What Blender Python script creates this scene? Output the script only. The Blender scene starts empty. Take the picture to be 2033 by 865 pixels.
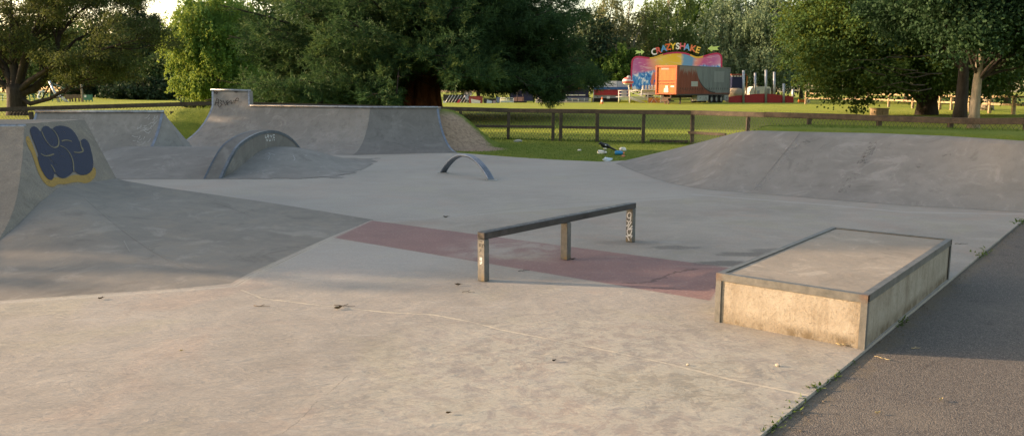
import bpy, math, random
import numpy as np
from mathutils import Vector, Matrix
from mathutils.bvhtree import BVHTree

SC = bpy.context.scene
COL = SC.collection
R = math.radians
V = Vector

# ------------------------------------------------------------------ camera
F = 1600.0; CX, CY = 1016.5, 432.5; HZ = 182.0; CAM_H = 1.6
PITCH = math.atan((CY - HZ) / F)
FWD = V((0, math.cos(PITCH), -math.sin(PITCH)))
UPV = V((0, math.sin(PITCH), math.cos(PITCH)))
EYE = V((0, 0, CAM_H))
cam = bpy.data.cameras.new('camera'); camo = bpy.data.objects.new('camera', cam); COL.objects.link(camo)
cam.sensor_width = 36.0; cam.lens = 36.0 * F / 2033.0; cam.clip_end = 3000; cam.clip_start = 0.05
camo.location = EYE; camo.rotation_euler = (R(90) - PITCH, 0, 0)
SC.camera = camo

def ray(px, py):
    return V((1, 0, 0)) * ((px - CX) / F) - UPV * ((py - CY) / F) + FWD
def gz(px, py, z=0.0):
    d = ray(px, py); return EYE + d * ((z - CAM_H) / d.z)
def at(px, py, Y):
    d = ray(px, py); return EYE + d * (Y / d.y)

# ------------------------------------------------------------------ objects
def tag(o, label=None, cat=None, group=None, kind=None):
    if label: o['label'] = label
    if cat: o['category'] = cat
    if group: o['group'] = group
    if kind: o['kind'] = kind
    return o
def empty(name, loc=(0, 0, 0), rz=0.0, label=None, cat=None, group=None):
    o = bpy.data.objects.new(name, None); COL.objects.link(o)
    o.location = loc; o.rotation_euler = (0, 0, rz); o.empty_display_size = .2
    return tag(o, label, cat, group)
def wmat(o):
    m = Matrix.Identity(4)
    while o is not None:
        m = (Matrix.Translation(o.location) @ o.rotation_euler.to_matrix().to_4x4() @ Matrix.Diagonal((*o.scale, 1))) @ m
        o = o.parent
    return m
def link(name, me, mats, parent=None):
    o = bpy.data.objects.new(name, me); COL.objects.link(o)
    if not isinstance(mats, (list, tuple)): mats = [mats]
    for m in mats: me.materials.append(m)
    if parent is not None: o.parent = parent
    return o
def copy_tree(o, parent=None):
    c = o.copy(); COL.objects.link(c); c.parent = parent
    for ch in list(o.children): copy_tree(ch, c)
    return c

class MB:
    """collects shapes (world coordinates) and builds ONE mesh object"""
    def __init__(s): s.v = []; s.f = []; s.mi = []; s.cur = 0; s.sm = []; s.smooth = False
    def add(s, vs, fs):
        b = len(s.v); s.v += [tuple(v) for v in vs]
        for f in fs:
            s.f.append(tuple(b + i for i in f)); s.mi.append(s.cur); s.sm.append(s.smooth)
        return s
    def box(s, lo, hi, M=None, bev=0.0):
        x0, y0, z0 = lo; x1, y1, z1 = hi
        if bev > 0:
            b = bev; vs = []; 
            for (X, sx) in ((x0, 1), (x1, -1)):
                for (Y, sy) in ((y0, 1), (y1, -1)):
                    for (Z, sz) in ((z0, 1), (z1, -1)):
                        vs += [(X, Y + sy * b, Z + sz * b), (X + sx * b, Y, Z + sz * b), (X + sx * b, Y + sy * b, Z)]
            def i(a, bb, c, k): return (a * 4 + bb * 2 + c) * 3 + k
            fs = [(i(0,0,0,0), i(0,0,1,0), i(0,1,1,0), i(0,1,0,0)), (i(1,0,0,0), i(1,1,0,0), i(1,1,1,0), i(1,0,1,0)),
                  (i(0,0,0,1), i(1,0,0,1), i(1,0,1,1), i(0,0,1,1)), (i(0,1,0,1), i(0,1,1,1), i(1,1,1,1), i(1,1,0,1)),
                  (i(0,0,0,2), i(0,1,0,2), i(1,1,0,2), i(1,0,0,2)), (i(0,0,1,2), i(1,0,1,2), i(1,1,1,2), i(0,1,1,2))]
            for a in (0, 1):
                for c in (0, 1):
                    fs += [(i(a,0,c,0), i(a,1,c,0), i(a,1,c,2), i(a,0,c,2)), (i(a,c,0,0), i(a,c,1,0), i(a,c,1,1), i(a,c,0,1)),
                           (i(0,a,c,1), i(1,a,c,1), i(1,a,c,2), i(0,a,c,2))]
                    for d in (0, 1): fs.append((i(a,c,d,0), i(a,c,d,1), i(a,c,d,2)))
        else:
            vs = [(x0,y0,z0),(x1,y0,z0),(x1,y1,z0),(x0,y1,z0),(x0,y0,z1),(x1,y0,z1),(x1,y1,z1),(x0,y1,z1)]
            fs = [(0,3,2,1),(4,5,6,7),(0,1,5,4),(1,2,6,5),(2,3,7,6),(3,0,4,7)]
        if M is not None: vs = [M @ V(v) for v in vs]
        return s.add(vs, fs)
    def beam(s, a, b, w, h, up=(0, 0, 1), bev=0.0):
        """rectangular bar from a to b, w across, h along up"""
        a = V(a); b = V(b); d = (b - a); L = d.length; d.normalize()
        u = V(up); x = d.cross(u)
        if x.length < 1e-5: u = V((0, 1, 0)); x = d.cross(u)
        x.normalize(); u = x.cross(d)
        M = Matrix.Translation(a) @ Matrix((d, x, u)).transposed().to_4x4()
        return s.box((0, -w/2, -h/2), (L, w/2, h/2), M, bev)
    def tube(s, pts, rad, n=8, caps=True):
        pts = [V(p) for p in pts]; m = len(pts)
        if not hasattr(rad, '__len__'): rad = [rad] * m
        vs = []; prev = None
        for i, p in enumerate(pts):
            d = (pts[min(i+1, m-1)] - pts[max(i-1, 0)])
            if d.length < 1e-9: d = V((0, 0, 1))
            d.normalize()
            if prev is None:
                r = V((0, 0, 1)) if abs(d.z) < .9 else V((1, 0, 0))
                x = d.cross(r).normalized()
            else:
                x = prev - d * prev.dot(d)
                x = x.normalized() if x.length > 1e-6 else d.orthogonal().normalized()
            prev = x; y = d.cross(x)
            for k in range(n):
                a = 2 * math.pi * k / n
                vs.append(p + (x * math.cos(a) + y * math.sin(a)) * rad[i])
        fs = [(i*n+k, i*n+(k+1) % n, (i+1)*n+(k+1) % n, (i+1)*n+k) for i in range(m-1) for k in range(n)]
        if caps: fs += [tuple(range(n-1, -1, -1)), tuple((m-1)*n+k for k in range(n))]
        sm = s.smooth; s.smooth = True; s.add(vs, fs); s.smooth = sm
        return s
    def loft(s, rows, closed=False):
        n = len(rows[0]); vs = [p for r in rows for p in r]
        fs = [(i*n+k, i*n+k+1, (i+1)*n+k+1, (i+1)*n+k) for i in range(len(rows)-1) for k in range(n-1)]
        if closed: fs += [(i*n+n-1, i*n, (i+1)*n, (i+1)*n+n-1) for i in range(len(rows)-1)]
        return s.add(vs, fs)
    def poly(s, pts): return s.add(pts, [tuple(range(len(pts)))])
    def prism(s, pts, off):
        """flat outline pts pushed by vector off"""
        n = len(pts); off = V(off); vs = [V(p) for p in pts] + [V(p) + off for p in pts]
        return s.add(vs, [tuple(range(n-1, -1, -1)), tuple(range(n, 2*n))] + [(i, (i+1) % n, n+(i+1) % n, n+i) for i in range(n)])
    def lathe(s, prof, n=20, M=None):
        vs = []
        for (r, z) in prof:
            for k in range(n):
                a = 2*math.pi*k/n; p = V((r*math.cos(a), r*math.sin(a), z)); vs.append(M @ p if M else p)
        fs = [(i*n+k, i*n+(k+1) % n, (i+1)*n+(k+1) % n, (i+1)*n+k) for i in range(len(prof)-1) for k in range(n)]
        sm = s.smooth; s.smooth = True; s.add(vs, fs); s.smooth = sm
        return s
    def bvh(s): return BVHTree.FromPolygons([V(v) for v in s.v], s.f)
    def build(s, name, mats, parent=None, recalc=True):
        vs = s.v
        if parent is not None:
            inv = wmat(parent).inverted(); vs = [tuple(inv @ V(v)) for v in vs]
        me = bpy.data.meshes.new(name); me.from_pydata(vs, [], s.f)
        me.polygons.foreach_set('material_index', s.mi); me.polygons.foreach_set('use_smooth', s.sm)
        me.update()
        if recalc:
            import bmesh
            bm = bmesh.new(); bm.from_mesh(me); bmesh.ops.recalc_face_normals(bm, faces=bm.faces); bm.to_mesh(me); bm.free()
        return link(name, me, mats, parent)

def np_mesh(name, verts, quads, mats, parent=None, smooth=False, attr=None):
    me = bpy.data.meshes.new(name); nv = len(verts); nf = len(quads); k = quads.shape[1]
    if parent is not None:
        inv = np.array(wmat(parent).inverted()); verts = verts @ inv[:3, :3].T + inv[:3, 3]
    me.vertices.add(nv); me.vertices.foreach_set('co', np.asarray(verts, np.float32).ravel())
    me.loops.add(nf * k); me.loops.foreach_set('vertex_index', np.asarray(quads, np.int32).ravel())
    me.polygons.add(nf); me.polygons.foreach_set('loop_start', np.arange(0, nf * k, k, dtype=np.int32))
    if smooth: me.polygons.foreach_set('use_smooth', np.ones(nf, bool))
    me.update(calc_edges=True)
    if attr is not None:
        a = me.attributes.new('clump', 'FLOAT', 'POINT'); a.data.foreach_set('value', np.asarray(attr, np.float32))
    return link(name, me, mats, parent)

# ------------------------------------------------------------------ shader helper
class SH:
    def __init__(s, name, rough=.85, spec=.3):
        s.mat = bpy.data.materials.new(name); s.mat.use_nodes = True; s.nt = s.mat.node_tree
        s.b = s.nt.nodes['Principled BSDF']; s.out = s.nt.nodes['Material Output']
        s.b.inputs['Roughness'].default_value = rough; s.b.inputs['Specular IOR Level'].default_value = spec
        s.tc = s.new('ShaderNodeTexCoord'); s.obj = s.tc.outputs['Object']
    def new(s, t, **kw):
        n = s.nt.nodes.new(t)
        for k, v in kw.items(): setattr(n, k, v)
        return n
    def put(s, sock, x):
        if x is None: return
        if isinstance(x, bpy.types.NodeSocket): s.nt.links.new(x, sock)
        else:
            if sock.type == 'RGBA' and len(x) == 3: x = (*x, 1)
            sock.default_value = x
    def noise(s, scale, detail=4, rough=.55, vec=None, dist=0.0, col=False):
        n = s.new('ShaderNodeTexNoise'); s.put(n.inputs['Vector'], s.obj if vec is None else vec)
        n.inputs['Scale'].default_value = scale; n.inputs['Detail'].default_value = detail
        n.inputs['Roughness'].default_value = rough; n.inputs['Distortion'].default_value = dist
        return n.outputs['Color' if col else 'Fac']
    def voro(s, scale, vec=None, feat='F1', out='Distance', rnd=1.0):
        n = s.new('ShaderNodeTexVoronoi', feature=feat); s.put(n.inputs['Vector'], s.obj if vec is None else vec)
        n.inputs['Scale'].default_value = scale; n.inputs['Randomness'].default_value = rnd
        return n.outputs[out]
    def m(s, op, a, b=None, c=None, clamp=False):
        n = s.new('ShaderNodeMath', operation=op, use_clamp=clamp)
        s.put(n.inputs[0], a); s.put(n.inputs[1], b); s.put(n.inputs[2], c)
        return n.outputs[0]
    def vm(s, op, a, b=None, sc=None):
        n = s.new('ShaderNodeVectorMath', operation=op); s.put(n.inputs[0], a); s.put(n.inputs[1], b)
        if sc is not None: s.put(n.inputs['Scale'], sc)
        return n.outputs['Value' if op in ('DOT_PRODUCT', 'LENGTH', 'DISTANCE') else 'Vector']
    def rng(s, x, a, b, c=0.0, d=1.0, smooth=True):
        n = s.new('ShaderNodeMapRange', interpolation_type='SMOOTHSTEP' if smooth else 'LINEAR')
        s.put(n.inputs[0], x); n.inputs[1].default_value = a; n.inputs[2].default_value = b
        n.inputs[3].default_value = c; n.inputs[4].default_value = d
        return n.outputs[0]
    def mix(s, f, a, b, blend='MIX'):
        n = s.new('ShaderNodeMix', data_type='RGBA', blend_type=blend)
        s.put(n.inputs[0], f); s.put(n.inputs[6], a); s.put(n.inputs[7], b)
        return n.outputs[2]
    def sep(s, vec=None):
        n = s.new('ShaderNodeSeparateXYZ'); s.put(n.inputs[0], s.obj if vec is None else vec); return n.outputs
    def scl(s, v, vec=None): return s.vm('MULTIPLY', s.obj if vec is None else vec, v)
    def ramp(s, f, stops, interp='LINEAR'):
        n = s.new('ShaderNodeValToRGB'); s.put(n.inputs[0], f); e = n.color_ramp; e.interpolation = interp
        while len(e.elements) < len(stops): e.elements.new(.5)
        for el, (p, c) in zip(e.elements, stops): el.position = p; el.color = (*c, 1)
        return n.outputs[0]
    def bump(s, h, strength=.3, dist=.01, prev=None):
        n = s.new('ShaderNodeBump'); s.put(n.inputs['Height'], h); n.inputs['Strength'].default_value = strength
        n.inputs['Distance'].default_value = dist
        if prev is not None: s.put(n.inputs['Normal'], prev)
        return n.outputs[0]
    def seg(s, vec, a, b):
        """distance in the ground plane to the segment ab"""
        a = V((a[0], a[1], 0)); b = V((b[0], b[1], 0)); ba = b - a
        pa = s.vm('SUBTRACT', vec, a)
        h = s.m('MULTIPLY', s.vm('DOT_PRODUCT', pa, ba), 1.0 / max(ba.length_squared, 1e-6), clamp=True)
        bh = s.new('ShaderNodeVectorMath', operation='SCALE'); bh.inputs[0].default_value = ba; s.put(bh.inputs['Scale'], h)
        return s.vm('LENGTH', s.vm('SUBTRACT', pa, bh.outputs[0]))
    def line(s, vec, pts):
        d = None
        for a, b in zip(pts[:-1], pts[1:]):
            e = s.seg(vec, a, b); d = e if d is None else s.m('MINIMUM', d, e)
        return d
    def plane(s, vec, a, b):
        """signed distance, positive left of a->b"""
        a = V((a[0], a[1], 0)); b = V((b[0], b[1], 0)); d = (b - a).normalized(); n = V((-d.y, d.x, 0))
        return s.m('SUBTRACT', s.vm('DOT_PRODUCT', vec, n), a.dot(n))
    def done(s, col, bump=None, rough=None, metal=None):
        s.put(s.b.inputs['Base Color'], col)
        if bump is not None: s.put(s.b.inputs['Normal'], bump)
        if rough is not None: s.put(s.b.inputs['Roughness'], rough)
        if metal is not None: s.put(s.b.inputs['Metallic'], metal)
        return s.mat

def plain(name, c, rough=.6, metal=0.0, var=.25, sc=6.0, spec=.4, bump=0.0, dirt=None):
    s = SH(name, rough, spec)
    f = s.noise(sc, 5, .6)
    lo = tuple(x * (1 - var) for x in c); hi = tuple(min(1, x * (1 + var)) for x in c)
    col = s.ramp(f, [(.3, lo), (.7, hi)])
    if dirt is not None:
        col = s.mix(s.rng(s.noise(sc * .4, 6, .7), .5, .75), col, dirt)
    bp = s.bump(s.noise(sc * 8, 3), bump, .01) if bump else None
    return s.done(col, bp, None, metal)

def concrete(name, c=(.30, .29, .265), mott=.2, streak=0.0, agg=.3, warm=None, scuff=.3, sc=1.0, bumpk=.25):
    s = SH(name, .88, .25)
    big = s.noise(.7 * sc, 5, .6); mid = s.noise(4 * sc, 6, .65); fine = s.noise(70 * sc, 3, .7)
    c = V(c)
    col = s.ramp(big, [(.3, tuple(c * (1 - mott))), (.5, tuple(c)), (.72, tuple(c * (1 + mott * .8)))])
    if warm: col = s.mix(s.rng(mid, .45, .7, 0, .6), col, warm)
    col = s.mix(s.rng(mid, .3, .65, .35, 0), col, tuple(c * .62))
    blo = s.noise(1.6 * sc, 7, .72, s.vm('ADD', s.obj, (3, 9, 5)), .8)
    col = s.mix(s.rng(blo, .53, .66, 0, .5), col, tuple(c * 1.5)); col = s.mix(s.rng(blo, .32, .45, .5, 0), col, tuple(c * .55))
    if streak:
        st = s.noise(3.0, 5, .6, s.scl((3.5, 3.5, .35)))
        col = s.mix(s.rng(st, .5, .75, 0, streak), col, tuple(c * .5))
    if scuff:
        sf = s.noise(2.2 * sc, 9, .78, s.scl((1, 1, 1.8)), 1.2)
        col = s.mix(s.rng(sf, .6, .72, 0, scuff), col, tuple(V((.52, .52, .51))))
    col = s.mix(s.rng(fine, .3, .7, agg, 0), col, tuple(c * .55))
    pit = s.rng(s.voro(38 * sc), .02, .09, .5, 0)
    col = s.mix(pit, col, tuple(c * .45))
    md2 = s.noise(14 * sc, 5, .6)
    bp = s.bump(s.m('ADD', s.m('MULTIPLY', md2, .6), s.m('MULTIPLY', mid, 2.0)), bumpk, .012)
    return s.done(col, bp)
# ------------------------------------------------------------------ light
SUN_EL = R(13.0); SUN_H = V((-.985, .17, 0)).normalized()
SUN = V((SUN_H.x * math.cos(SUN_EL), SUN_H.y * math.cos(SUN_EL), math.sin(SUN_EL)))
w = bpy.data.worlds.new('World'); SC.world = w; w.use_nodes = True
nt = w.node_tree; bg = nt.nodes['Background']
sky = nt.nodes.new('ShaderNodeTexSky'); sky.sky_type = 'NISHITA'; sky.sun_disc = False
sky.sun_elevation = SUN_EL; sky.sun_rotation = math.atan2(SUN.x, SUN.y) % (2 * math.pi)
sky.air_density = 1.0; sky.dust_density = 1.6; sky.ozone_density = 1.0
tn = nt.nodes.new('ShaderNodeMix'); tn.data_type = 'RGBA'; tn.blend_type = 'MULTIPLY'; tn.inputs[0].default_value = 1.0
tn.inputs[7].default_value = (1.17, .97, .80, 1)          # colour balance: warms the sky so that shade turns neutral
nt.links.new(sky.outputs[0], tn.inputs[6]); nt.links.new(tn.outputs[2], bg.inputs['Color']); bg.inputs['Strength'].default_value = .143
sl = bpy.data.lights.new('sun', 'SUN'); slo = bpy.data.objects.new('sun', sl); COL.objects.link(slo)
sl.energy = 3.65; sl.angle = R(.5); sl.color = (1.0, .695, .435)
slo.rotation_euler = (-SUN).to_track_quat('-Z', 'Y').to_euler(); slo.location = (-20, 4, 20)
SC.view_settings.view_transform = 'Standard'; SC.view_settings.look = 'None'
SC.view_settings.exposure = 1.61; SC.view_settings.gamma = 1.0
SC.render.engine = 'CYCLES'
SC.cycles.max_bounces = 6; SC.cycles.diffuse_bounces = 3; SC.cycles.glossy_bounces = 2; SC.cycles.transmission_bounces = 3
SC.cycles.use_adaptive_sampling = False; SC.cycles.use_denoising = True; SC.cycles.denoiser = 'OPENIMAGEDENOISE'; SC.cycles.denoising_input_passes = 'RGB_ALBEDO_NORMAL'; SC.cycles.denoising_prefilter = 'NONE'
SC.cycles.caustics_reflective = False; SC.cycles.caustics_refractive = False
SC.cycles.sample_clamp_indirect = 4.0

# ------------------------------------------------------------------ terrain
def sstep(a, b, x): 
    t = np.clip((x - a) / (b - a), 0, 1); return t * t * (3 - 2 * t)
def segd(x, y, a, b):
    ax, ay = a; bx, by = b[0] - ax, b[1] - ay
    t = np.clip(((x - ax) * bx + (y - ay) * by) / (bx * bx + by * by), 0, 1)
    return np.hypot(x - ax - t * bx, y - ay - t * by)
def inpoly(x, y, P):
    c = np.zeros(np.shape(x), bool); n = len(P)
    for i in range(n):
        x0, y0 = P[i]; x1, y1 = P[(i + 1) % n]
        k = ((y0 > y) != (y1 > y)) & (x < (x1 - x0) * (y - y0) / ((y1 - y0) if y1 != y0 else 1e-9) + x0)
        c ^= k
    return c
E0 = gz(1500, 865); E1 = gz(1716, 694.5); E2 = gz(1884, 553); E3 = gz(2033, 435)
ed = (E3 - E1).normalized()
EDGE_NEAR = E1 - ed * 14.0; EDGE_FAR = E1 + ed * 13.0
P2 = lambda p: (p.x, p.y)
FAR = [gz(1245, 318.5), gz(1190, 321), gz(1100, 317), gz(1020, 312), gz(905, 303)]
FLOOR = [P2(EDGE_NEAR), P2(E1), P2(EDGE_FAR), (9.0, 13.5), (4.9, 15.6), (3.2, 18.6)] + [P2(p) for p in FAR] + [(-2.2, 22.6), (-5, 23.2), (-10.6, 24.6), (-17, 24.6), (-17, -6)]
def H(x, y):
    x = np.asarray(x, float); y = np.asarray(y, float)
    h = .0042 * np.clip(y - 26, 0, 400)
    h = np.minimum(h, .6)
    h = h + .05 * np.sin(x * .21 + 1.3) * np.sin(y * .17) * sstep(24, 40, y)
    inside = inpoly(x, y, FLOOR)
    h = np.where(inside, -.07, h + .012)
    h = np.where((~inside) & (y < 13.5), -.09, h)
    d = segd(x, y, (6.0, 15.45), (12.5, 10.2))
    h = np.maximum(h, .96 * (1 - sstep(1.1, 2.3, d)) - .03)
    d = segd(x, y, (-9.7, 25.6), (-2.5, 24.5))
    h = np.maximum(h, 1.1 * (1 - sstep(.55, 2.35, d)) - .03)
    # low bank beside the playground
    d = np.hypot((x + 62) / 9, (y - 118) / 4); h = h + 1.1 * (1 - sstep(0, 1, d))
    return h
def Hs(x, y): return float(H(np.array([x]), np.array([y]))[0])

def axis(parts):
    out = []
    for a, b, st in parts: out += list(np.arange(a, b, st))
    return np.array(out + [parts[-1][1]])
gx = axis([(-900, -120, 60), (-120, -40, 8), (-40, -18, 2), (-18, 16, .28), (16, 40, 2), (40, 120, 8), (120, 900, 60)])
gy = axis([(-60, -8, 8), (-8, 9, 1.5), (9, 30, .28), (30, 60, 2), (60, 200, 8), (200, 1600, 100)])
GX, GY = np.meshgrid(gx, gy); GZ = H(GX, GY)
nx, ny = len(gx), len(gy)
gv = np.stack([GX.ravel(), GY.ravel(), GZ.ravel()], 1)
ii = np.arange(nx * ny).reshape(ny, nx)
gq = np.stack([ii[:-1, :-1].ravel(), ii[:-1, 1:].ravel(), ii[1:, 1:].ravel(), ii[1:, :-1].ravel()], 1)

s = SH('grass_turf', .95, .1)
n1 = s.noise(.12, 4, .6); n2 = s.noise(1.3, 6, .7); n3 = s.noise(30, 4, .7, s.scl((1, 1, .2)))
col = s.ramp(n2, [(.3, (.22, .275, .034)), (.5, (.285, .335, .046)), (.7, (.35, .365, .075))])
col = s.mix(s.rng(n1, .35, .7, 0, .55), col, (.34, .325, .065))
col = s.mix(s.rng(n3, .35, .65, .45, 0), col, (.14, .18, .03))
rough = s.rng(s.sep()[1], 24.5, 27.5, 1, 0)          # rough grass inside the fence, its shade darkened into the colour; lawn beyond
col = s.mix(rough, col, s.mix(1.0, col, (.50, .58, .55), 'MULTIPLY'))
# bare trodden earth: on the ramp shoulder and along the top of the long bank
sx = s.sep()
pw = s.vm('ADD', s.obj, s.scl((.9, .9, 0), s.vm('SUBTRACT', s.noise(1.4, 4, .65, None, 0, True), (.5, .5, .5))))
e1 = s.line(pw, [P2(at(880, 235, 23.9)), P2(at(935, 285, 22.6))])
dirt = s.rng(e1, .85, 1.15, 1, 0)
e2 = s.line(pw, [P2(gz(1640, 262, .9)), P2(gz(2033, 277, .88)), (11, 9.6)])
dirt = s.m('MAXIMUM', dirt, s.rng(e2, .1, .38, 1, 0))
dcol = s.ramp(s.noise(9, 6, .7), [(.3, (.20, .145, .105)), (.7, (.44, .33, .235))])
col = s.mix(dirt, col, dcol)
ground = np_mesh('ground', gv, gq, s.done(col, s.bump(s.m('ADD', n3, s.m('MULTIPLY', n2, 2.0)), .6, .05)), smooth=True)
tag(ground, kind='structure')

# ------------------------------------------------------------------ skate floor
s = SH('floor_concrete', .86, .28)
warp = s.vm('SUBTRACT', s.noise(2.2, 4, .6, None, 0, True), (.5, .5, .5))
Pw = s.vm('ADD', s.obj, s.scl((.05, .05, 0), warp))
Pw2 = s.vm('ADD', s.obj, s.scl((.012, .012, 0), warp))
big = s.noise(.45, 6, .62); mid = s.noise(2.6, 7, .68, None, .4); fin = s.noise(90, 3, .75); strk = s.noise(1.5, 7, .7, s.scl((.9, 2.4, 1)), .8)
base = s.ramp(big, [(.28, (.228, .212, .186)), (.5, (.295, .275, .243)), (.74, (.352, .33, .293))])
base = s.mix(s.rng(mid, .42, .72, 0, .40), base, (.395, .378, .345))
base = s.mix(s.rng(mid, .25, .46, .34, 0), base, (.205, .195, .18))
base = s.mix(s.rng(strk, .55, .74, 0, .45), base, (.43, .415, .38))
base = s.mix(s.rng(strk, .26, .42, .4, 0), base, (.185, .178, .165))
hue = s.noise(.9, 4, .6, s.vm('ADD', s.obj, (7, 3, 0)), .6)
base = s.mix(s.rng(hue, .34, .48, .5, 0), base, s.mix(1.0, base, (1.08, .95, .90), 'MULTIPLY'))
base = s.mix(s.rng(hue, .52, .68, 0, .55), base, s.mix(1.0, base, (1.02, 1.03, .90), 'MULTIPLY'))
trw = s.noise(5.5, 5, .6, s.scl((.55, 2.6, 1)), 1.6)
base = s.mix(s.rng(trw, .62, .70, 0, .26), base, (.46, .44, .39))
base = s.mix(s.rng(trw, .30, .38, .24, 0), base, (.19, .18, .165))
# slabs poured at different times
sA = [gz(735, 437), gz(840, 437), gz(1100, 405), gz(1300, 393), gz(1490, 382)]
farside = s.rng(s.plane(Pw2, sA[1], sA[4]), -.02, .06)
base = s.mix(s.m('MULTIPLY', farside, .30), base, (.385, .385, .37))
tri = s.m('MULTIPLY', s.rng(s.vm('DISTANCE', s.obj, gz(720, 515)), .35, 1.5, 1, 0), s.rng(s.plane(Pw2, gz(465, 568), gz(660, 471.5)), .0, -.03))
base = s.mix(s.m('MULTIPLY', tri, .55), base, (.385, .385, .375))
# peeling skin of laitance near the camera
pe = s.noise(7, 8, .8, None, .6)
near = s.m('MULTIPLY', s.rng(s.vm('DISTANCE', s.obj, (.5, 4.3, 0)), .7, 2.1, 1, 0), s.rng(pe, .46, .53))
base = s.mix(s.m('MULTIPLY', near, .5), base, (.44, .425, .355))
near2 = s.m('MULTIPLY', s.rng(s.vm('DISTANCE', s.obj, (.1, 4.7, 0)), .4, 1.5, 1, 0), s.rng(pe, .38, .43, 1, 0))
base = s.mix(s.m('MULTIPLY', near2, .45), base, (.21, .19, .19))
# red slab strip
q = [gz(735, 437), gz(660, 471.5), gz(1411, 597), gz(1452, 531)]
qd = None
for a, b in zip(q, q[1:] + q[:1]):
    e = s.plane(s.vm('ADD', Pw2, s.scl((.02, .02, 0), s.vm('SUBTRACT', s.noise(14, 5, .75, None, 0, True), (.5, .5, .5)))), a, b); qd = e if qd is None else s.m('MINIMUM', qd, e)
red = s.rng(qd, -.012, .022)
rc = s.ramp(mid, [(.3, (.195, .118, .113)), (.55, (.24, .150, .143)), (.75, (.285, .195, .183))])
wornd = s.rng(s.vm('DISTANCE', s.obj, gz(1010, 497)), .2, .85, 1, 0)
worn = s.m('MULTIPLY', wornd, s.rng(mid, .38, .62, .1, .85))
worn = s.m('MAXIMUM', worn, s.rng(strk, .58, .75, 0, .35))
base = s.mix(s.m('MULTIPLY', red, s.m('SUBTRACT', 1.0, worn)), base, rc)
# expansion joints, seams and cracks
j1 = s.line(Pw2, [gz(-260, 622), gz(0, 600.5), gz(250, 584), gz(465, 568), gz(500, 548), gz(660, 471.5), gz(735, 437)])
brk = s.rng(s.noise(3.5, 4, .7), .40, .58)
base = s.mix(s.rng(j1, .0, .06, .6, 0), base, (.42, .40, .35))
j1b = s.line(Pw2, [gz(455, 569), gz(465, 568), gz(500, 548), gz(660, 471.5), gz(735, 437)])
base = s.mix(s.m('MULTIPLY', s.rng(j1b, .001, .010, .5, 0), brk), base, (.07, .064, .055))
j2 = s.line(s.vm('ADD', Pw2, s.scl((.03, .03, 0), s.vm('SUBTRACT', s.noise(11, 4, .7, None, 0, True), (.5, .5, .5)))), [gz(480, 575), gz(520, 592), gz(640, 606), gz(760, 619), gz(860, 624), gz(930, 637), gz(1000, 655), gz(1180, 690), gz(1330, 722), gz(1450, 752), gz(1598, 783)])
base = s.mix(s.m('MULTIPLY', s.rng(j2, .003, .024, .8, 0), s.m('ADD', .25, s.m('MULTIPLY', brk, .75))), base, (.52, .47, .37))
base = s.mix(s.rng(s.m('ABSOLUTE', s.m('SUBTRACT', j2, .018)), .0, .008, .35, 0), base, (.15, .14, .12))
j3 = s.line(Pw2, sA)
base = s.mix(s.rng(j3, .004, .03, .3, 0), base, (.17, .165, .155))
j4 = s.line(Pw2, [gz(0, 618), gz(200, 612), gz(330, 622)])
base = s.mix(s.rng(j4, .003, .02, .22, 0), base, (.44, .42, .37))
j5 = s.line(Pw2, [gz(1378, 386), gz(1620, 405), gz(1800, 421), gz(2033, 425)])
base = s.mix(s.rng(j5, .01, .07, .45, 0), base, (.44, .43, .41))
# damp patches and scuffs
for (px, py, r, k) in ((1335, 491, .19, .5), (1480, 505, .22, .6), (1450, 523, .22, .7), (1540, 497, .22, .5), (1250, 481, .28, .35)):
    dd = s.vm('LENGTH', s.scl((.6, 1.5, 0), s.vm('SUBTRACT', Pw, gz(px, py))))
    dd = s.m('ADD', dd, s.m('MULTIPLY', s.m('SUBTRACT', mid, .5), .35))
    base = s.mix(s.rng(dd, r * .55, r, k, 0), base, (.085, .083, .078))
Pw3 = s.vm('ADD', s.obj, s.scl((.18, .18, 0), s.vm('SUBTRACT', s.noise(9, 3, .6, None, 0, True), (.5, .5, .5))))
sc1 = s.line(Pw3, [gz(1240, 562), gz(1290, 560), gz(1340, 540), gz(1380, 534)]); sc2 = s.line(Pw3, [gz(1300, 570), gz(1345, 574)])
base = s.mix(s.rng(s.m('MINIMUM', sc1, sc2), .006, .028, .6, 0), base, (.045, .03, .03))
# hairline cracks
cr = s.voro(1.1, s.vm('ADD', s.obj, s.scl((.35, .35, 0), warp)), 'DISTANCE_TO_EDGE')
crm = s.m('MULTIPLY', s.rng(cr, .001, .004, 1, 0), s.rng(big, .56, .66, 0, .22))
base = s.mix(crm, base, (.14, .13, .12))
j6 = s.line(s.vm('ADD', Pw, s.scl((.05, .05, 0), s.vm('SUBTRACT', s.noise(8, 4, .7, None, 0, True), (.5, .5, .5)))), [gz(560, 860), gz(640, 790), gz(690, 745), gz(790, 722), gz(880, 690)])
j7 = s.line(s.vm('ADD', Pw, s.scl((.05, .05, 0), s.vm('SUBTRACT', s.noise(8, 4, .7, None, 0, True), (.5, .5, .5)))), [gz(0, 772), gz(110, 745), gz(150, 735), gz(300, 745)])
base = s.mix(s.m('MULTIPLY', s.rng(s.m('MINIMUM', j6, j7), .001, .006, .45, 0), brk), base, (.12, .11, .10))
ag = s.noise(38, 3, .6); base = s.mix(s.rng(ag, .56, .66, 0, .22), base, (.46, .44, .39)); base = s.mix(s.rng(ag, .34, .44, .22, 0), base, (.17, .16, .145))
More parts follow.
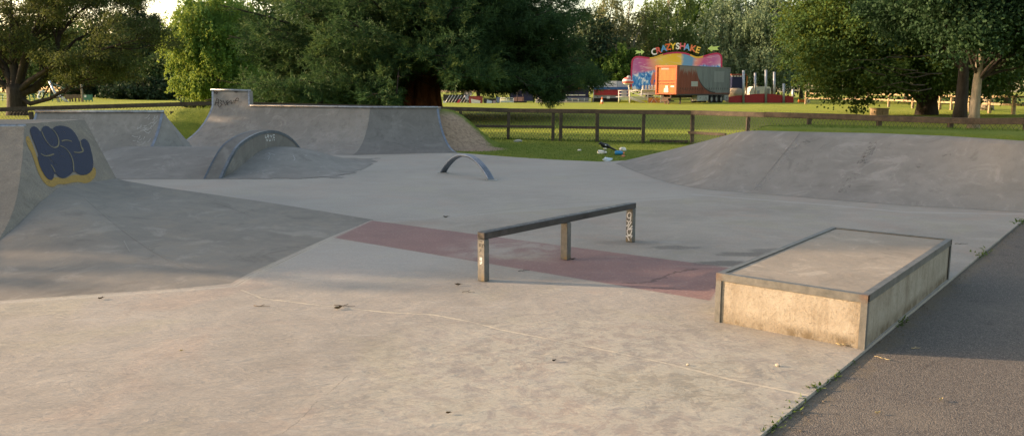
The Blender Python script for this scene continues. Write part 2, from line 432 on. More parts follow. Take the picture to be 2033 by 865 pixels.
# grit
spk = s.voro(26); base = s.mix(s.m('MULTIPLY', s.rng(spk, .03, .09, 1, 0), s.rng(s.noise(5), .5, .6, 0, .55)), base, (.10, .095, .085))
base = s.mix(s.rng(fin, .3, .7, .16, 0), base, (.19, .18, .165))
M_FLOOR = s.done(base, s.bump(s.m('ADD', s.m('MULTIPLY', s.noise(16, 4, .6), .5), s.m('ADD', s.m('MULTIPLY', mid, 2.0), s.m('ADD', s.m('MULTIPLY', strk, 4.0), s.m('MULTIPLY', trw, 3.0)))), .35, .01), s.rng(mid, .3, .7, .75, .93))
mb = MB(); mb.prism([V((x, y, 0)) for x, y in FLOOR], (0, 0, -.12))
floor = mb.build('skatepark_floor', M_FLOOR); tag(floor, kind='structure')

# ------------------------------------------------------------------ asphalt path
s = SH('asphalt', .9, .3)
v1 = s.voro(170); v1c = s.voro(170, None, 'F1', 'Color'); n1 = s.noise(.8, 6, .65); n2 = s.noise(7, 5, .7)
g = s.new('ShaderNodeSeparateColor'); s.put(g.inputs[0], v1c)
col = s.ramp(g.outputs[0], [(.0, (.09, .086, .08)), (.55, (.15, .139, .124)), (.9, (.215, .197, .172)), (1.0, (.26, .24, .21))])
col = s.mix(s.rng(v1, .35, .62, 0, .5), col, (.04, .029, .028))
col = s.mix(s.rng(n1, .5, .72, 0, .5), col, (.19, .168, .14))
st = s.noise(1.6, 7, .7, None, 1.0)
col = s.mix(s.rng(st, .58, .68, 0, .55), col, (.032, .03, .028))
ed_ = s.plane(s.vm('ADD', s.obj, s.scl((.5, .5, 0), s.vm('SUBTRACT', s.noise(6, 5, .7, None, 0, True), (.5, .5, .5)))), E1, EDGE_NEAR)
col = s.mix(s.rng(ed_, .0, .16, .75, 0), col, (.15, .125, .09))
bp = s.bump(s.m('ADD', s.m('MULTIPLY', v1, -1.2), n2), .5, .01)
M_ASPH = s.done(col, bp)
mb = MB(); o = V((ed.y, -ed.x, 0))
A0 = EDGE_NEAR + o * .006; A1 = EDGE_FAR + o * .006
mb.prism([V((A0.x, A0.y, -.018)), V((A1.x, A1.y, -.018)), V((A1.x, A1.y, -.018)) + o * 16, V((A0.x, A0.y, -.018)) + o * 16], (0, 0, -.1))
asph = mb.build('asphalt_path', M_ASPH); tag(asph, kind='structure')
# ------------------------------------------------------------------ materials for ramps
M_RAMP = concrete('ramp_concrete', (.245, .237, .222), .24, .42, .22, None, .35)
M_RAMP2 = concrete('smooth_ramp_concrete', (.17, .165, .156), .16, .35, .18, None, .25)
M_HIP = concrete('hip_concrete', (.222, .211, .19), .18, 0, .15, (.235, .212, .175), .22)
M_BANK = concrete('bank_concrete', (.225, .222, .212), .18, 0, .15, None, .3)
M_ROUGH = concrete('rough_concrete', (.235, .215, .185), .25, .5, .7, (.30, .265, .2), .2, 1.0, .6)
M_MOUND = concrete('mound_concrete', (.228, .221, .207), .18, 0, .15, None, .35)
M_STEEL = plain('worn_steel', (.30, .315, .34), .42, .75, .3, 9, .5, .15, (.16, .13, .105))
M_GALV = plain('galvanised_steel', (.36, .36, .345), .5, .55, .22, 14, .5, .15, (.22, .20, .17))
M_BLUESTEEL = plain('blue_grey_steel', (.20, .235, .285), .38, .7, .25, 9, .5, .1)
M_DULL = plain('dull_blue_steel', (.11, .135, .165), .5, .5, .3, 9, .4, .1)
M_PRUST = plain('rust', (.24, .085, .03), .85, 0, .4, 30, .2)

def paint(bvh, pts, wd, off, name, mat, parent, closed=False):
    """a painted stroke lying on a surface: strip of width wd through pixel points, off above the face"""
    mb = MB()
    for st in pts:
        hp = []; nn = []
        for (px, py) in st:
            d = ray(px, py).normalized(); h, n, i, t = bvh.ray_cast(EYE, d)
            if h is None: continue
            if n.dot(d) > 0: n = -n
            hp.append(h + n * off); nn.append(n)
        if len(hp) < 2: continue
        rows = []
        for i, p in enumerate(hp):
            t = (hp[min(i+1, len(hp)-1)] - hp[max(i-1, 0)]).normalized(); sd = t.cross(nn[i]).normalized() * wd / 2
            rows.append([p - sd, p + sd])
        mb.loft(rows)
    if mb.v:
        o = mb.build(name, mat, parent, recalc=False)
        if len(pts) > 1: o["kind"] = "stuff"
        return o
def blob(bvh, pts, off, name, mat, parent):
    hp = []
    for (px, py) in pts:
        d = ray(px, py).normalized(); h, n, i, t = bvh.ray_cast(EYE, d)
        if h is None: continue
        if n.dot(d) > 0: n = -n
        hp.append(h + n * off)
    if len(hp) > 2: return MB().poly(hp).build(name, mat, parent, recalc=False)
def smoothpts(pts, it=2, closed=True):
    for _ in range(it):
        out = []; n = len(pts)
        for i in range(n if closed else n - 1):
            a = pts[i]; b = pts[(i + 1) % n]
            out += [(a[0]*.75+b[0]*.25, a[1]*.75+b[1]*.25), (a[0]*.25+b[0]*.75, a[1]*.25+b[1]*.75)]
        if not closed: out = [pts[0]] + out + [pts[-1]]
        pts = out
    return pts
def spray(name, c, rough=.7):
    s = SH(name, rough, .3); f = s.noise(6, 8, .75); fl = s.noise(60, 4, .7)
    col = s.ramp(f, [(.3, tuple(x * .8 for x in c)), (.7, tuple(min(1, x * 1.2) for x in c))])
    col = s.mix(s.rng(fl, .58, .75, 0, .35), col, (.2, .19, .17))
    s.put(s.b.inputs['Alpha'], s.rng(s.m('ADD', s.m('MULTIPLY', fl, .5), s.m('MULTIPLY', f, .5)), .54, .62, 1, .25))
    return s.done(col)
P_BLUE = spray('blue_spray_paint', (.022, .029, .056)); P_YEL = spray('yellow_spray_paint', (.29, .19, .045))
P_CHALK = spray('faded_chalk', (.36, .36, .35)); P_LINE = spray('pale_spray_paint', (.17, .15, .09)); P_WHITE = spray('white_spray_paint', (.55, .57, .58)); P_BLACK = spray('black_marker', (.03, .03, .032))

def arcprof(n=12, th=R(65)):
    return [(math.sin(th * i / n) / math.sin(th), (1 - math.cos(th * i / n)) / (1 - math.cos(th))) for i in range(n + 1)]

# ------------------------------------------------------------------ graffiti quarter pipe (left, near)
root = empty('quarter_pipe', (-7.0, 11.0, 0), 0, 'rough concrete quarter pipe with blue and yellow bubble graffiti on its sloping side', 'skate ramp')
A = gz(48, 246, 1.2); C = gz(168, 237.5, 1.2); E = gz(230, 355, .4)
nrm = (C - A).cross(E - A).normalized()
def onwall(px, py):
    d = ray(px, py); return EYE + d * ((A - EYE).dot(nrm) / d.dot(nrm))
Fp = onwall(120, 372); Bp = onwall(0, 478); B2 = onwall(-25, 520)
curve_px = [(48, 246), (47, 275), (45, 305), (42, 335), (38, 365), (33, 392), (26, 418), (16, 443), (2, 468), (-20, 492), (-60, 515)]
cur = [onwall(*p) for p in curve_px]
low = [gz(120, 372, .2), gz(230, 356, .2)]
mb = MB()
# side wall polygon, carried below the bank surface
wallpts = cur[:-1] + [onwall(-20, 520), onwall(60, 470), onwall(130, 420), onwall(260, 412)]
E_ = onwall(262, 412)
mb.poly(cur[:10] + [onwall(-20, 540), onwall(80, 470), E_, C])
wall_bvh = mb.bvh()
# curved riding face, carried to the left
L = V((-1, .05, 0))
mb.smooth = True
mb.loft([[p for p in cur], [p + L * 3.6 + V((-.3 * i / 10, 0, 0)) for i, p in enumerate(cur)]])
mb.smooth = False
# deck, back slope
D1 = A + L * 3.6; D2 = V((C.x - 3.4, C.y + .2, 1.2))
mb.poly([A, C, D2, D1]); bk = V((-.85, 1.2, -1.25))
mb.poly([C, E_, E_ + V((-.9, 1.3, -.4)), C + bk]); mb.poly([C, C + bk, D2 + bk, D2])
mb.build('ramp_body', M_ROUGH, root)
mb = MB(); cp = [A + V((.02, -.02, -.035)), A + L * 3.6 + V((0, -.02, -.035))]
mb.tube(cp, .034, 12); mb.build('coping', M_STEEL, root)
mb = MB(); d0 = A + V((.005, .05, .004)); mb.poly([d0, C + V((-.02, 0, .004)), C + V((-.03, -.07, .004)), A + V((.0, .0, .004))]); mb.build('deck_trim', M_GALV, root, False)
k = 1 / 2.06
yel = smoothpts([(102*k, 562*k), (118*k, 553*k), (150*k, 640*k), (165*k, 690*k), (195*k, 738*k), (222*k, 722*k), (262*k, 735*k), (300*k, 712*k), (345*k, 722*k), (378*k, 682*k), (392*k, 690*k), (391*k, 722*k), (372*k, 742*k), (350*k, 752*k), (325*k, 744*k), (300*k, 746*k), (262*k, 755*k), (238*k, 752*k), (217*k, 768*k), (185*k, 757*k), (160*k, 718*k), (146*k, 680*k), (138*k, 655*k), (128*k, 625*k), (112*k, 598*k)])
y1 = blob(wall_bvh, yel, .004, 'graffiti', P_YEL, root)
blu = smoothpts([(120*k, 532*k), (132*k, 517*k), (150*k, 522*k), (166*k, 545*k), (171*k, 522*k), (190*k, 514*k), (212*k, 532*k), (222*k, 519*k), (250*k, 514*k), (285*k, 524*k), (310*k, 550*k), (326*k, 588*k), (330*k, 574*k), (345*k, 567*k), (360*k, 580*k), (370*k, 610*k), (379*k, 650*k), (381*k, 682*k), (370*k, 706*k), (345*k, 719*k), (320*k, 713*k), (300*k, 700*k), (286*k, 716*k), (262*k, 731*k), (240*k, 726*k), (222*k, 706*k), (215*k, 738*k), (195*k, 736*k), (175*k, 710*k), (160*k, 678*k), (152*k, 648*k), (158*k, 636*k), (145*k, 600*k), (128*k, 560*k)], 1)
b1 = blob(wall_bvh, blu, .008, 'graffiti', P_BLUE, root)
lines = [[(164, 630), (178, 640), (196, 640), (218, 632)], [(168, 540), (178, 565), (195, 592), (215, 607), (232, 604), (239, 590), (236, 565), (224, 542), (212, 532)],
         [(250, 580), (262, 575), (278, 576), (292, 581)], [(300, 624), (318, 627), (340, 622), (334, 604)], [(299, 702), (297, 660), (284, 628), (262, 605), (244, 598)], [(326, 580), (330, 605), (338, 622)], [(222, 706), (216, 690), (206, 676)]]
paint(wall_bvh, [[(x*k, y*k) for x, y in smoothpts(l, 2, False)] for l in lines], .017, .012, 'outline', P_LINE, b1)

# ------------------------------------------------------------------ low hip bank in front of it
root = empty('hip_bank', (-3.6, 8.2, 0), 0, 'low grey concrete hip bank fanning down from the graffiti wall to the red strip', 'skate bank')
near = [V((-9.5, 6.9, .004)), gz(-260, 622), gz(0, 600), gz(120, 592), gz(250, 583), gz(360, 576), gz(465, 567.5), gz(500, 547), gz(560, 519), gz(620, 490), gz(660, 471), gz(695, 456), gz(735, 437)]
top = [V((-10.5, 8.6, .02)), onwall(-120, 520), onwall(0, 478), onwall(38, 445), onwall(80, 402), onwall(118, 373), E.copy(), gz(250, 360, .385), gz(330, 374, .31), gz(430, 388, .225), gz(540, 404, .14), gz(640, 420, .06), gz(735, 436.2, .004)]
# blend: ridge heights fade evenly from the wall to the far tip
def resamp(P, n):
    P = [V(p) for p in P]; out = []
    for i in range(len(P) - 1):
        for j in range(n): out.append(P[i].lerp(P[i+1], j / n))
    return out + [P[-1]]
N_ = resamp(near, 4); T_ = resamp(top, 4)
def sm3(L, it=3):
    for _ in range(it): L = [L[0]] + [(L[i-1] + L[i] * 2 + L[i+1]) / 4 for i in range(1, len(L)-1)] + [L[-1]]
    return L
rows = []
for j in range(13):
    t = j / 12; zt = t ** 1.7
    rows.append([V((a.x + (b.x - a.x) * t, a.y + (b.y - a.y) * t, -.003 + (b.z + .003) * zt + .007 * min(1, t * 12))) for a, b in zip(N_, T_)])
mb = MB(); mb.smooth = True; mb.loft(rows)
hip_bvh = mb.bvh()
# the hidden far side of the ridge runs back down to the floor
ridge = T_[6*4:]
mb.loft([[p for p in ridge], [V((p.x + .25, p.y + p.z * 2.2, -.02)) for p in ridge]])
mb.build('bank_surface', M_HIP, root)
P_SEAM = spray('pale_seam', (.26, .25, .225)); P_DARK = spray('dark_seam', (.15, .148, .14))
paint(hip_bvh, [smoothpts([(168, 392), (205, 425), (260, 470), (330, 515), (395, 540)], 2, False)], .006, .004, 'surface_scratch', P_SEAM, root)
paint(hip_bvh, [smoothpts([(398, 392), (430, 402), (470, 416), (500, 428)], 2, False), smoothpts([(246, 478), (252, 490), (258, 500)], 1, False)], .009, .004, 'surface_scratch', P_SEAM, root)

# ------------------------------------------------------------------ second quarter pipe (left, further)
root = empty('quarter_pipe', (-9.2, 17.5, 0), 0, 'plain grey concrete quarter pipe with steel coping standing behind the graffiti one', 'skate ramp')
zc = 1.15; Ya, Yb = 16.35, 18.3
xl, xr = -10.72, at(325, 222, Yb).x
mb = MB(); mb.smooth = True
pr = arcprof(14, R(62))
cols = []
for X in np.linspace(xl, xr, 9):
    cols.append([V((X, Ya + (Yb - Ya) * u, .003 + zc * z)) for u, z in pr])
mb.loft(cols); q2 = mb.bvh(); mb.smooth = False
flare = V((.72, .1, 0))
edge = cols[-1]
side = [V((edge[i].x, edge[i].y, edge[i].z)) for i in range(len(edge))]
tipR = V((xr + .68, 18.15, .0))
for a, b in zip(side[:-1], side[1:]):
    mb.add([a, b, tipR], [(0, 1, 2)])
back = V((xr - .62, Yb + 1.3, zc))
mb.add([side[-1], back, tipR], [(0, 1, 2)]); mb.add([back, V((xr - .1, Yb + 2.2, 0)), tipR], [(0, 1, 2)])
mb.poly([V((xl, Yb, zc)), V((xr, Yb, zc)), back, V((xl, Yb + 1.3, zc))])
mb.poly([V((xl, Yb + 1.3, zc)), back, V((xr - .1, Yb + 2.2, 0)), V((xl, Yb + 2.2, 0))])
l_ = cols[0]; mb.poly(list(l_) + [V((xl, Yb + 1.3, zc)), V((xl, Yb + 2.2, 0)), V((xl, Ya, 0))])
mb.build('ramp_body', M_RAMP, root)
MB().tube([V((xl, Yb - .02, zc + .005)), V((xr + .01, Yb - .02, zc + .005))], .034, 10).build('coping', M_STEEL, root)
MB().loft([[p + V((-.055, -.008, .008)) for p in edge], [p + V((.006, -.008, .008)) for p in edge]]).build('edge_strip', M_BLUESTEEL, root, False)
l0 = cols[0]; MB().loft([[p + V((-.006, -.008, .008)) for p in l0[8:]], [p + V((.05, -.008, .008)) for p in l0[8:]]]).build('edge_strip', M_BLUESTEEL, root, False)
random.seed(4)
scr = []
for i in range(46):
    t = random.random(); px = 305 - t * 55 + random.gauss(0, 9); py = 232 + t * 88 + random.gauss(0, 5)
    a = random.uniform(-.9, .9); l = random.uniform(2, 7)
    scr.append([(px - l * math.cos(a), py + l * math.sin(a)), (px, py), (px + l * math.cos(a + .4), py - l * math.sin(a + .4))])
paint(q2, scr, .014, .006, 'chalk_scribble', P_CHALK, root)

# ------------------------------------------------------------------ rounded spine mound and the curved ledge over it
root = empty('spine_mound', (-5.5, 17.2, 0), 0, 'rounded grey concrete spine mound running under the curved ledge', 'skate bank')
def spine(x, y):
    r = (y - 17.35) / (2.55 if y < 17.35 else 2.4)
    c = .5 * (1 + math.cos(math.pi * max(-1, min(1, r))))
    c = c ** .9
    t = (x + 4.95) / 1.9; e = 1.0 if t < 0 else .5 * (1 + math.cos(math.pi * min(1, t)))
    return .425 * c * e
xs = np.linspace(-8.4, -2.95, 70); ys = np.linspace(14.8, 19.75, 70)
mb = MB(); mb.smooth = True
mb.loft([[V((x, y, .003 + spine(x, y))) for y in ys] for x in xs]); spb = mb.bvh()
keep = [i for i, f in enumerate(mb.f) if max(mb.v[j][2] for j in f) > .0065 + .004 * math.sin(mb.v[f[0]][0] * 9) * math.sin(mb.v[f[0]][1] * 7)]
mb.f = [mb.f[i] for i in keep]; mb.mi = [mb.mi[i] for i in keep]; mb.sm = [mb.sm[i] for i in keep]
mb.build('mound_surface', M_MOUND, root)
scr = []
for i in range(16):
    px = random.uniform(470, 640); py = random.uniform(300, 350)
    a = random.uniform(-.5, .6); l = random.uniform(1.0, 3.2)
    scr.append([(px - l * math.cos(a), py + l * .6 * math.sin(a)), (px + l * math.cos(a), py - l * .6 * math.sin(a))])
scr += [[(527, 306), (533, 303), (537, 308), (530, 312)], [(533, 303), (545, 308)], [(535, 311), (533, 317)], [(582, 309), (586, 316), (583, 319)]]
paint(spb, scr, .014, .005, 'chalk_scribble', P_CHALK, root)

root = empty('curved_ledge', (-5.4, 17.0, 0), 0, 'arched concrete ledge with steel edges curving over the spine mound', 'skate ledge')
prof = [(14.9, .0), (15.15, .20), (15.45, .41), (15.7, .555), (16.1, .665), (16.6, .745), (17.1, .778), (17.5, .77), (17.9, .72), (18.3, .63), (18.6, .535), (18.85, .43), (19.1, .29), (19.35, .12), (19.5, 0)]
prof = smoothpts(prof, 1, False)
rx = lambda Y: -5.41 + (Y - 14.9) * .092
W = .30
top_r = [V((rx(Y), Y, z)) for Y, z in prof]; top_l = [p + V((-W, -.03, 0)) for p in top_r]
mb = MB(); mb.smooth = False
mb.loft([top_l, top_r])
mb.loft([top_r, [V((p.x, p.y, -.05)) for p in top_r]]); lb = mb.bvh()
mb.loft([top_l, [V((p.x, p.y, -.05)) for p in top_l]])
mb.build('ledge_body', M_RAMP2, root)
for base, sgn in ((top_r, 1), (top_l, -1)):
    e = MB(); n = len(base)
    outer = []
    for i, p in enumerate(base):
        t = (base[min(i+1, n-1)] - base[max(i-1, 0)]).normalized(); up = V((0, -t.z, t.y)).normalized()
        if up.z < 0: up = -up
        x = V((1, 0, 0)) * sgn
        outer.append([p - x * (.045 if sgn > 0 else .02) + up * .004, p + x * .008 + up * .008, p + x * .008 - up * .05])
    e.loft(outer); e.build('edge_angle', M_DULL, root)
paint(lb, [[(526, 268), (526, 273), (529, 273)], [(531, 268), (534, 270), (533, 273), (530, 271), (531, 268)], [(536, 268), (538, 273), (540, 268)], [(545, 268), (542, 268), (542, 273), (545, 273)],
           [(528, 276), (530, 280), (532, 276)], [(535, 276), (534, 280), (537, 279), (536, 276)], [(540, 275), (540, 280)], [(543, 276), (545, 279)]], .022, .004, 'chalk_tag', P_WHITE, root)

# ------------------------------------------------------------------ big quarter pipe at the back
root = empty('quarter_pipe', (-5.5, 23, 0), 0, 'wide grey concrete quarter pipe at the back with a raised extension on its left', 'skate ramp')
pr = arcprof(16, R(68))
K0 = at(421, 210, 24.15); K1 = at(497, 210.6, 23.75); K2 = at(735, 214, 22.6); K3 = at(870, 214.2, 22.95)
Bs0 = V((-9.75, 22.0, .003)); Bs1 = V((-8.1, 21.45, .003)); Bs2 = gz(698, 308, .003); Bs3 = gz(908, 303, .003)
ext = at(421, 179, 24.3); ext1 = at(496, 181, 23.95)
def colm(b, kk): return [V((b.x + (kk.x - b.x) * u, b.y + (kk.y - b.y) * u, b.z + (kk.z - b.z) * z)) for u, z in pr]
mb = MB(); mb.smooth = True
c0 = colm(Bs0, K0); c1 = colm(Bs1, K1); c2 = colm(Bs2, K2); c3 = colm(Bs3, K3)
def between(a, b, n): return [[p.lerp(q_, i / n) for p, q_ in zip(a, b)] for i in range(n + 1)]
mb.loft(between(c0, c1, 4)); mb.loft(between(c1, c2, 8)); big_main = MB()
mb.smooth = False
mb.loft([[c0[-1], ext], [c1[-1], ext1]])         # the extension above coping height
bigb = mb.bvh()
# backs, deck
bk = V((-.05, 1.5, 0))
def dn(p): return V((p.x, p.y, -.05))
mb.poly([K1, K2, K2 + bk, K1 + bk]); mb.poly([ext, ext1, ext1 + V((-.17, .8, 0)), ext + V((-.3, .8, 0))])
s1 = ext1 + V((-.17, .8, 0)); mb.poly([K1, ext1, s1, V((s1.x, s1.y, K1.z))])
mb.poly([dn(Bs0)] + c0 + [ext, ext + V((-.3, .8, 0)), dn(ext + V((-.3, .8, 0)))])
b0 = ext + V((-.3, .8, 0))
mb.poly([b0, s1, dn(s1), dn(b0)]); mb.poly([K1 + bk, K2 + bk, dn(K2 + bk), dn(K1 + bk)])
mb.build('ramp_body', M_RAMP, root)
m2 = MB(); m2.smooth = True; m2.loft(between(c2, c3, 5)); m2.smooth = False
m2.poly([K2, K3, K3 + bk, K2 + bk]); m2.poly([dn(Bs3)] + c3 + [K3 + bk, dn(K3 + bk)]); m2.poly([K2 + bk, K3 + bk, dn(K3 + bk), dn(K2 + bk)])
m2.build('corner_face', M_RAMP2, root)
up = V((0, -.015, .012))
MB().tube([K1 + up, K2 + up, K3 + up], .032, 10).build('coping', M_STEEL, root)
MB().tube([ext + up + V((-.03, 0, 0)), ext1 + up + V((.03, 0, 0))], .032, 10).build('coping', M_STEEL, root)
MB().loft([[p + V((-.006, -.01, .008)) for p in c0[5:]] + [ext + V((-.006, -.012, 0))], [p + V((.05, -.01, .008)) for p in c0[5:]] + [ext + V((.05, -.012, 0))]]).build('edge_strip', M_STEEL, root, False)
MB().loft([[p + V((-.05, -.008, .008)) for p in c3], [p + V((.008, -.008, .008)) for p in c3]]).build('edge_strip', M_BLUESTEEL, root, False)
MB().beam(K1 + V((-.03, -.012, .0)), ext1 + V((-.03, -.012, 0)), .05, .012, (0, 1, 0)).build('edge_strip', M_STEEL, root)
tg = [[(427, 210), (429, 202), (431, 196), (434, 198), (434, 205), (433, 210)], [(428, 205), (435, 204)], [(437, 199), (441, 202), (438, 205), (442, 208), (437, 212)], [(443, 200), (447, 207), (449, 199), (452, 206)],
      [(454, 199), (450, 203), (453, 209)], [(447, 210), (456, 202)], [(456, 203), (459, 199), (460, 207)], [(462, 206), (464, 200), (467, 206), (468, 199)], [(466, 201), (471, 195), (474, 196), (474, 201), (467, 200)], [(434, 210), (436, 214), (441, 208)]]
paint(bigb, tg, .024, .012, 'marker_tag', P_BLACK, root)
paint(bigb, [[(426, 182), (428, 186)], [(430, 182), (432, 185), (429, 187)], [(466, 182), (470, 183), (472, 181)]], .05, .012, 'marker_tag', P_BLACK, root)

# ------------------------------------------------------------------ long bank on the right
root = empty('bank_ramp', (6, 12.5, 0), 0, 'long sloping grey concrete bank with a cracked corner below the grassy bund', 'skate bank')
zb = .9
base = [V((11.0, 8.05, 0)), V((9.5, 9.0, 0)), gz(2033, 421), gz(1800, 408), gz(1640, 396), gz(1490, 382.5), gz(1432, 379), gz(1372, 373), gz(1325, 362), gz(1285, 350), gz(1250, 336), gz(1222, 325)]
topc = [V((11.9, 9.4, zb)), V((10.3, 10.55, zb)), gz(2033, 281, zb), gz(1880, 271, zb), gz(1740, 265.5, zb), gz(1588, 262.5, zb), gz(1535, 261, zb), gz(1482, 260.5, zb), gz(1425, 273.5, .66), gz(1370, 288, .42), gz(1315, 301.5, .22), gz(1235, 320.5, .0)]
topc[7] = V((topc[6].x - .45, topc[6].y + .28, zb))
nb = []; tb = []
for i in range(len(base) - 1):
    for j in range(4):
        nb.append(base[i].lerp(base[i+1], j / 4)); tb.append(topc[i].lerp(topc[i+1], j / 4))
nb.append(base[-1]); tb.append(topc[-1])
k5 = 20
nb = nb[:k5-3] + sm3(nb[k5-3:], 4) ; tb = tb[:k5+2] + sm3(tb[k5+2:], 3)
rows = []
for j in range(15):
    t = j / 14; zt = (t ** 1.35) * .55 + t * .45
    rows.append([V((a.x + (b.x - a.x) * t, a.y + (b.y - a.y) * t, .003 + b.z * zt)) for a, b in zip(nb, tb)])
rows.append([V((b.x + .06, b.y + .1, b.z + .003)) for b in tb]); rows.append([V((b.x + .10, b.y + .16, max(b.z - .2, -.05))) for b in tb])
mb = MB(); mb.smooth = True
mb.loft([r[:k5+1] for r in rows]); mb.loft([r[k5:] for r in rows]); bkb = mb.bvh()
mb.build('bank_surface', M_BANK, root)
paint(bkb, [smoothpts([(1588, 265), (1570, 288), (1545, 318), (1520, 350), (1497, 377)], 2, False)], .009, .004, 'corner_crack', P_DARK, root)
P_SCUFF = spray('scuffed_concrete', (.40, .40, .385))
def scuffmat(name, c, dens, sc):
    m = SH(name, .9, .2); f = m.noise(sc, 8, .8); e = m.noise(3, 3)
    m.put(m.b.inputs['Base Color'], (*c, 1)); m.put(m.b.inputs['Alpha'], m.rng(f, dens, dens + .16, 0, .45)); return m.mat
M_SC1 = scuffmat('pale_scuffs', (.44, .44, .43), .5, 14); M_SC2 = scuffmat('dark_scuffs', (.13, .128, .12), .48, 11)
paint(bkb, [[(1580, 280), (1560, 308), (1540, 335), (1515, 362), (1500, 378)]], .17, .006, 'scuff_mark', M_SC1, root)
paint(bkb, [[(1735, 282), (1725, 305), (1715, 325)], [(1725, 300), (1712, 320), (1705, 333)], [(1700, 345), (1680, 370), (1672, 383)]], .13, .006, 'scuff_mark', M_SC2, root)
paint(bkb, [[(1820, 328), (1832, 332)], [(1878, 302), (1880, 312)], [(1605, 280), (1585, 290)]], .12, .006, 'scuff_mark', M_SC2, root)

# ------------------------------------------------------------------ rainbow rail
root = empty('rainbow_rail', (-.9, 15.4, 0), 0, 'low arched rail of bundled steel tubes bolted to the floor', 'grind rail')
a = gz(879, 343); b = gz(976, 358); dv = (b - a); Ld = dv.length; dv.normalize(); sd = V((-dv.y, dv.x, 0))
for kx in (-1, 0, 1):
    pts = []
    for i in range(33):
        t = i / 32; h = .40 * (1 - abs(2 * t - 1) ** 2.15)
        pts.append(a + dv * (t * Ld) + sd * kx * .047 + V((0, 0, max(-.01, h))))
    MB().tube(pts, .0235, 10).build('tube', M_BLUESTEEL, root)
for p in (a, b):
    mb = MB(); mb.box((p.x - .1, p.y - .1, .002), (p.x + .1, p.y + .1, .012)); mb.build('base_plate', M_GALV, root)

# ------------------------------------------------------------------ flat rail
root = empty('flat_rail', (.5, 7.7, 0), 0, 'dark square steel grind rail on three posts crossing the red strip', 'grind rail')
p0 = gz(960, 557); p2 = gz(1251.5, 480); p1 = gz(1123, 514.5)
dv = (p2 - p0).normalized(); sd = V((dv.y, -dv.x, 0)); hR = .425
s = SH('dark_rail_steel', .45, .5)
n = s.noise(12, 6, .7); col = s.ramp(n, [(.3, (.03, .03, .032)), (.6, (.06, .06, .065)), (.8, (.12, .10, .085))])
M_RAIL = s.done(col, s.bump(n, .15, .004), s.rng(n, .3, .7, .3, .6), .6)
s = SH('post_steel', .6, .4)
n = s.noise(18, 6, .7); z_ = s.sep()[2]
col = s.ramp(n, [(.3, (.085, .088, .085)), (.55, (.13, .132, .125)), (.8, (.18, .175, .155))])
col = s.mix(s.m('MULTIPLY', s.rng(z_, 0, .1, 1, 0), s.rng(n, .42, .6)), col, (.15, .115, .06))
M_POST = s.done(col, s.bump(n, .2, .004), None, .25)
MB().beam(p0 - dv * .03 + V((0, 0, hR - .03)), p2 + dv * .035 + V((0, 0, hR - .03)), .085, .06, bev=.005).build('rail_beam', M_RAIL, root)
posts = []
for i, p in enumerate((p0, p1, p2)):
    mb = MB(); mb.beam(V((p.x, p.y, .0)), V((p.x, p.y, hR - .062)), .085, .062, dv, bev=.006)
    o = mb.build('post', M_POST, root); posts.append((o, mb.bvh()))
posts[0][0]['label'] = 'nearest post lit by the sun with marker tags'
posts[2][0]['label'] = 'far post with a white spray tag'
tg = [[(954, 466), (951, 469), (955, 471), (952, 474)], [(957, 467), (957, 473), (960, 473), (960, 467), (957, 467)], [(952, 477), (956, 479), (961, 476)], [(952, 490), (952, 483), (955, 484), (953, 487), (956, 490)], [(957, 484), (958, 487), (960, 484)], [(958, 487), (958, 491)], [(961, 484), (962, 490)], [(953, 493), (955, 497), (952, 500)]]
paint(posts[0][1], tg, .005, .002, 'marker_tag', P_BLACK, posts[0][0])
wt = [[(952, 476), (953, 481)], [(955, 475), (956, 482)], [(952, 493), (954, 492)]]
blob(posts[0][1], [(952.5, 510), (957.5, 511), (957.5, 527), (956, 524), (953, 525)], .002, 'sticker', P_WHITE, posts[0][0])
paint(posts[0][1], [[(954, 513), (956, 513)], [(954, 516), (956, 517)], [(954, 520), (956, 521)]], .004, .004, 'marker_tag', P_BLACK, posts[0][0])
c = lambda x, y: (1230 + x * .1099, 395 + y * .1098)
tg = [[(185, 240), (150, 260), (140, 310), (160, 345), (195, 340), (212, 300), (205, 250), (185, 240)], [(205, 330), (200, 380), (180, 420)], [(130, 390), (160, 400), (165, 450), (140, 490), (115, 470)], [(215, 410), (180, 470), (150, 530)],
      [(235, 480), (190, 530), (135, 560)], [(235, 530), (200, 550), (170, 545)], [(140, 560), (140, 640), (200, 650), (225, 560)], [(115, 660), (150, 690), (175, 750)], [(125, 660), (170, 665), (235, 650), (205, 700)]]
paint(posts[2][1], [[c(*p) for p in smoothpts(l, 2, False)] for l in tg], .011, .002, 'spray_tag', P_WHITE, posts[2][0])

# ------------------------------------------------------------------ manual pad
root = empty('manual_pad', (2.6, 6.2, 0), 0, 'low concrete box with steel angle edges beside the asphalt path', 'skate box')
fl, fr, br = gz(1412, 641), gz(1716, 694.5), gz(1884, 553.5)
rt = (br - fr).normalized(); Lr = (br - fr).length
pl = V((-rt.y, rt.x, 0)); Wd = (fl - fr).dot(pl)
hB = .345
M = Matrix.Translation(fr) @ Matrix((rt, pl, V((0, 0, 1)))).transposed().to_4x4()   # x along, y across to the left
s = SH('pad_side_concrete', .9, .25)
n = s.noise(6, 7, .75, s.scl((1, 1, .75))); n2 = s.noise(40, 4, .75); st = s.noise(5, 4, .6, s.scl((2.5, 2.5, .25))); z_ = s.sep()[2]
col = s.ramp(n, [(.28, (.20, .172, .132)), (.46, (.29, .26, .208)), (.64, (.345, .318, .265))])
col = s.mix(s.rng(n2, .52, .68, 0, .55), col, (.175, .145, .105))
col = s.mix(s.rng(st, .52, .7, 0, .4), col, (.16, .13, .09))
col = s.mix(s.m('MULTIPLY', s.rng(z_, .02, .10, 1, 0), s.rng(n, .35, .6)), col, (.13, .105, .07))
M_PADS = s.done(col, s.bump(s.m('ADD', n2, n), .5, .01))
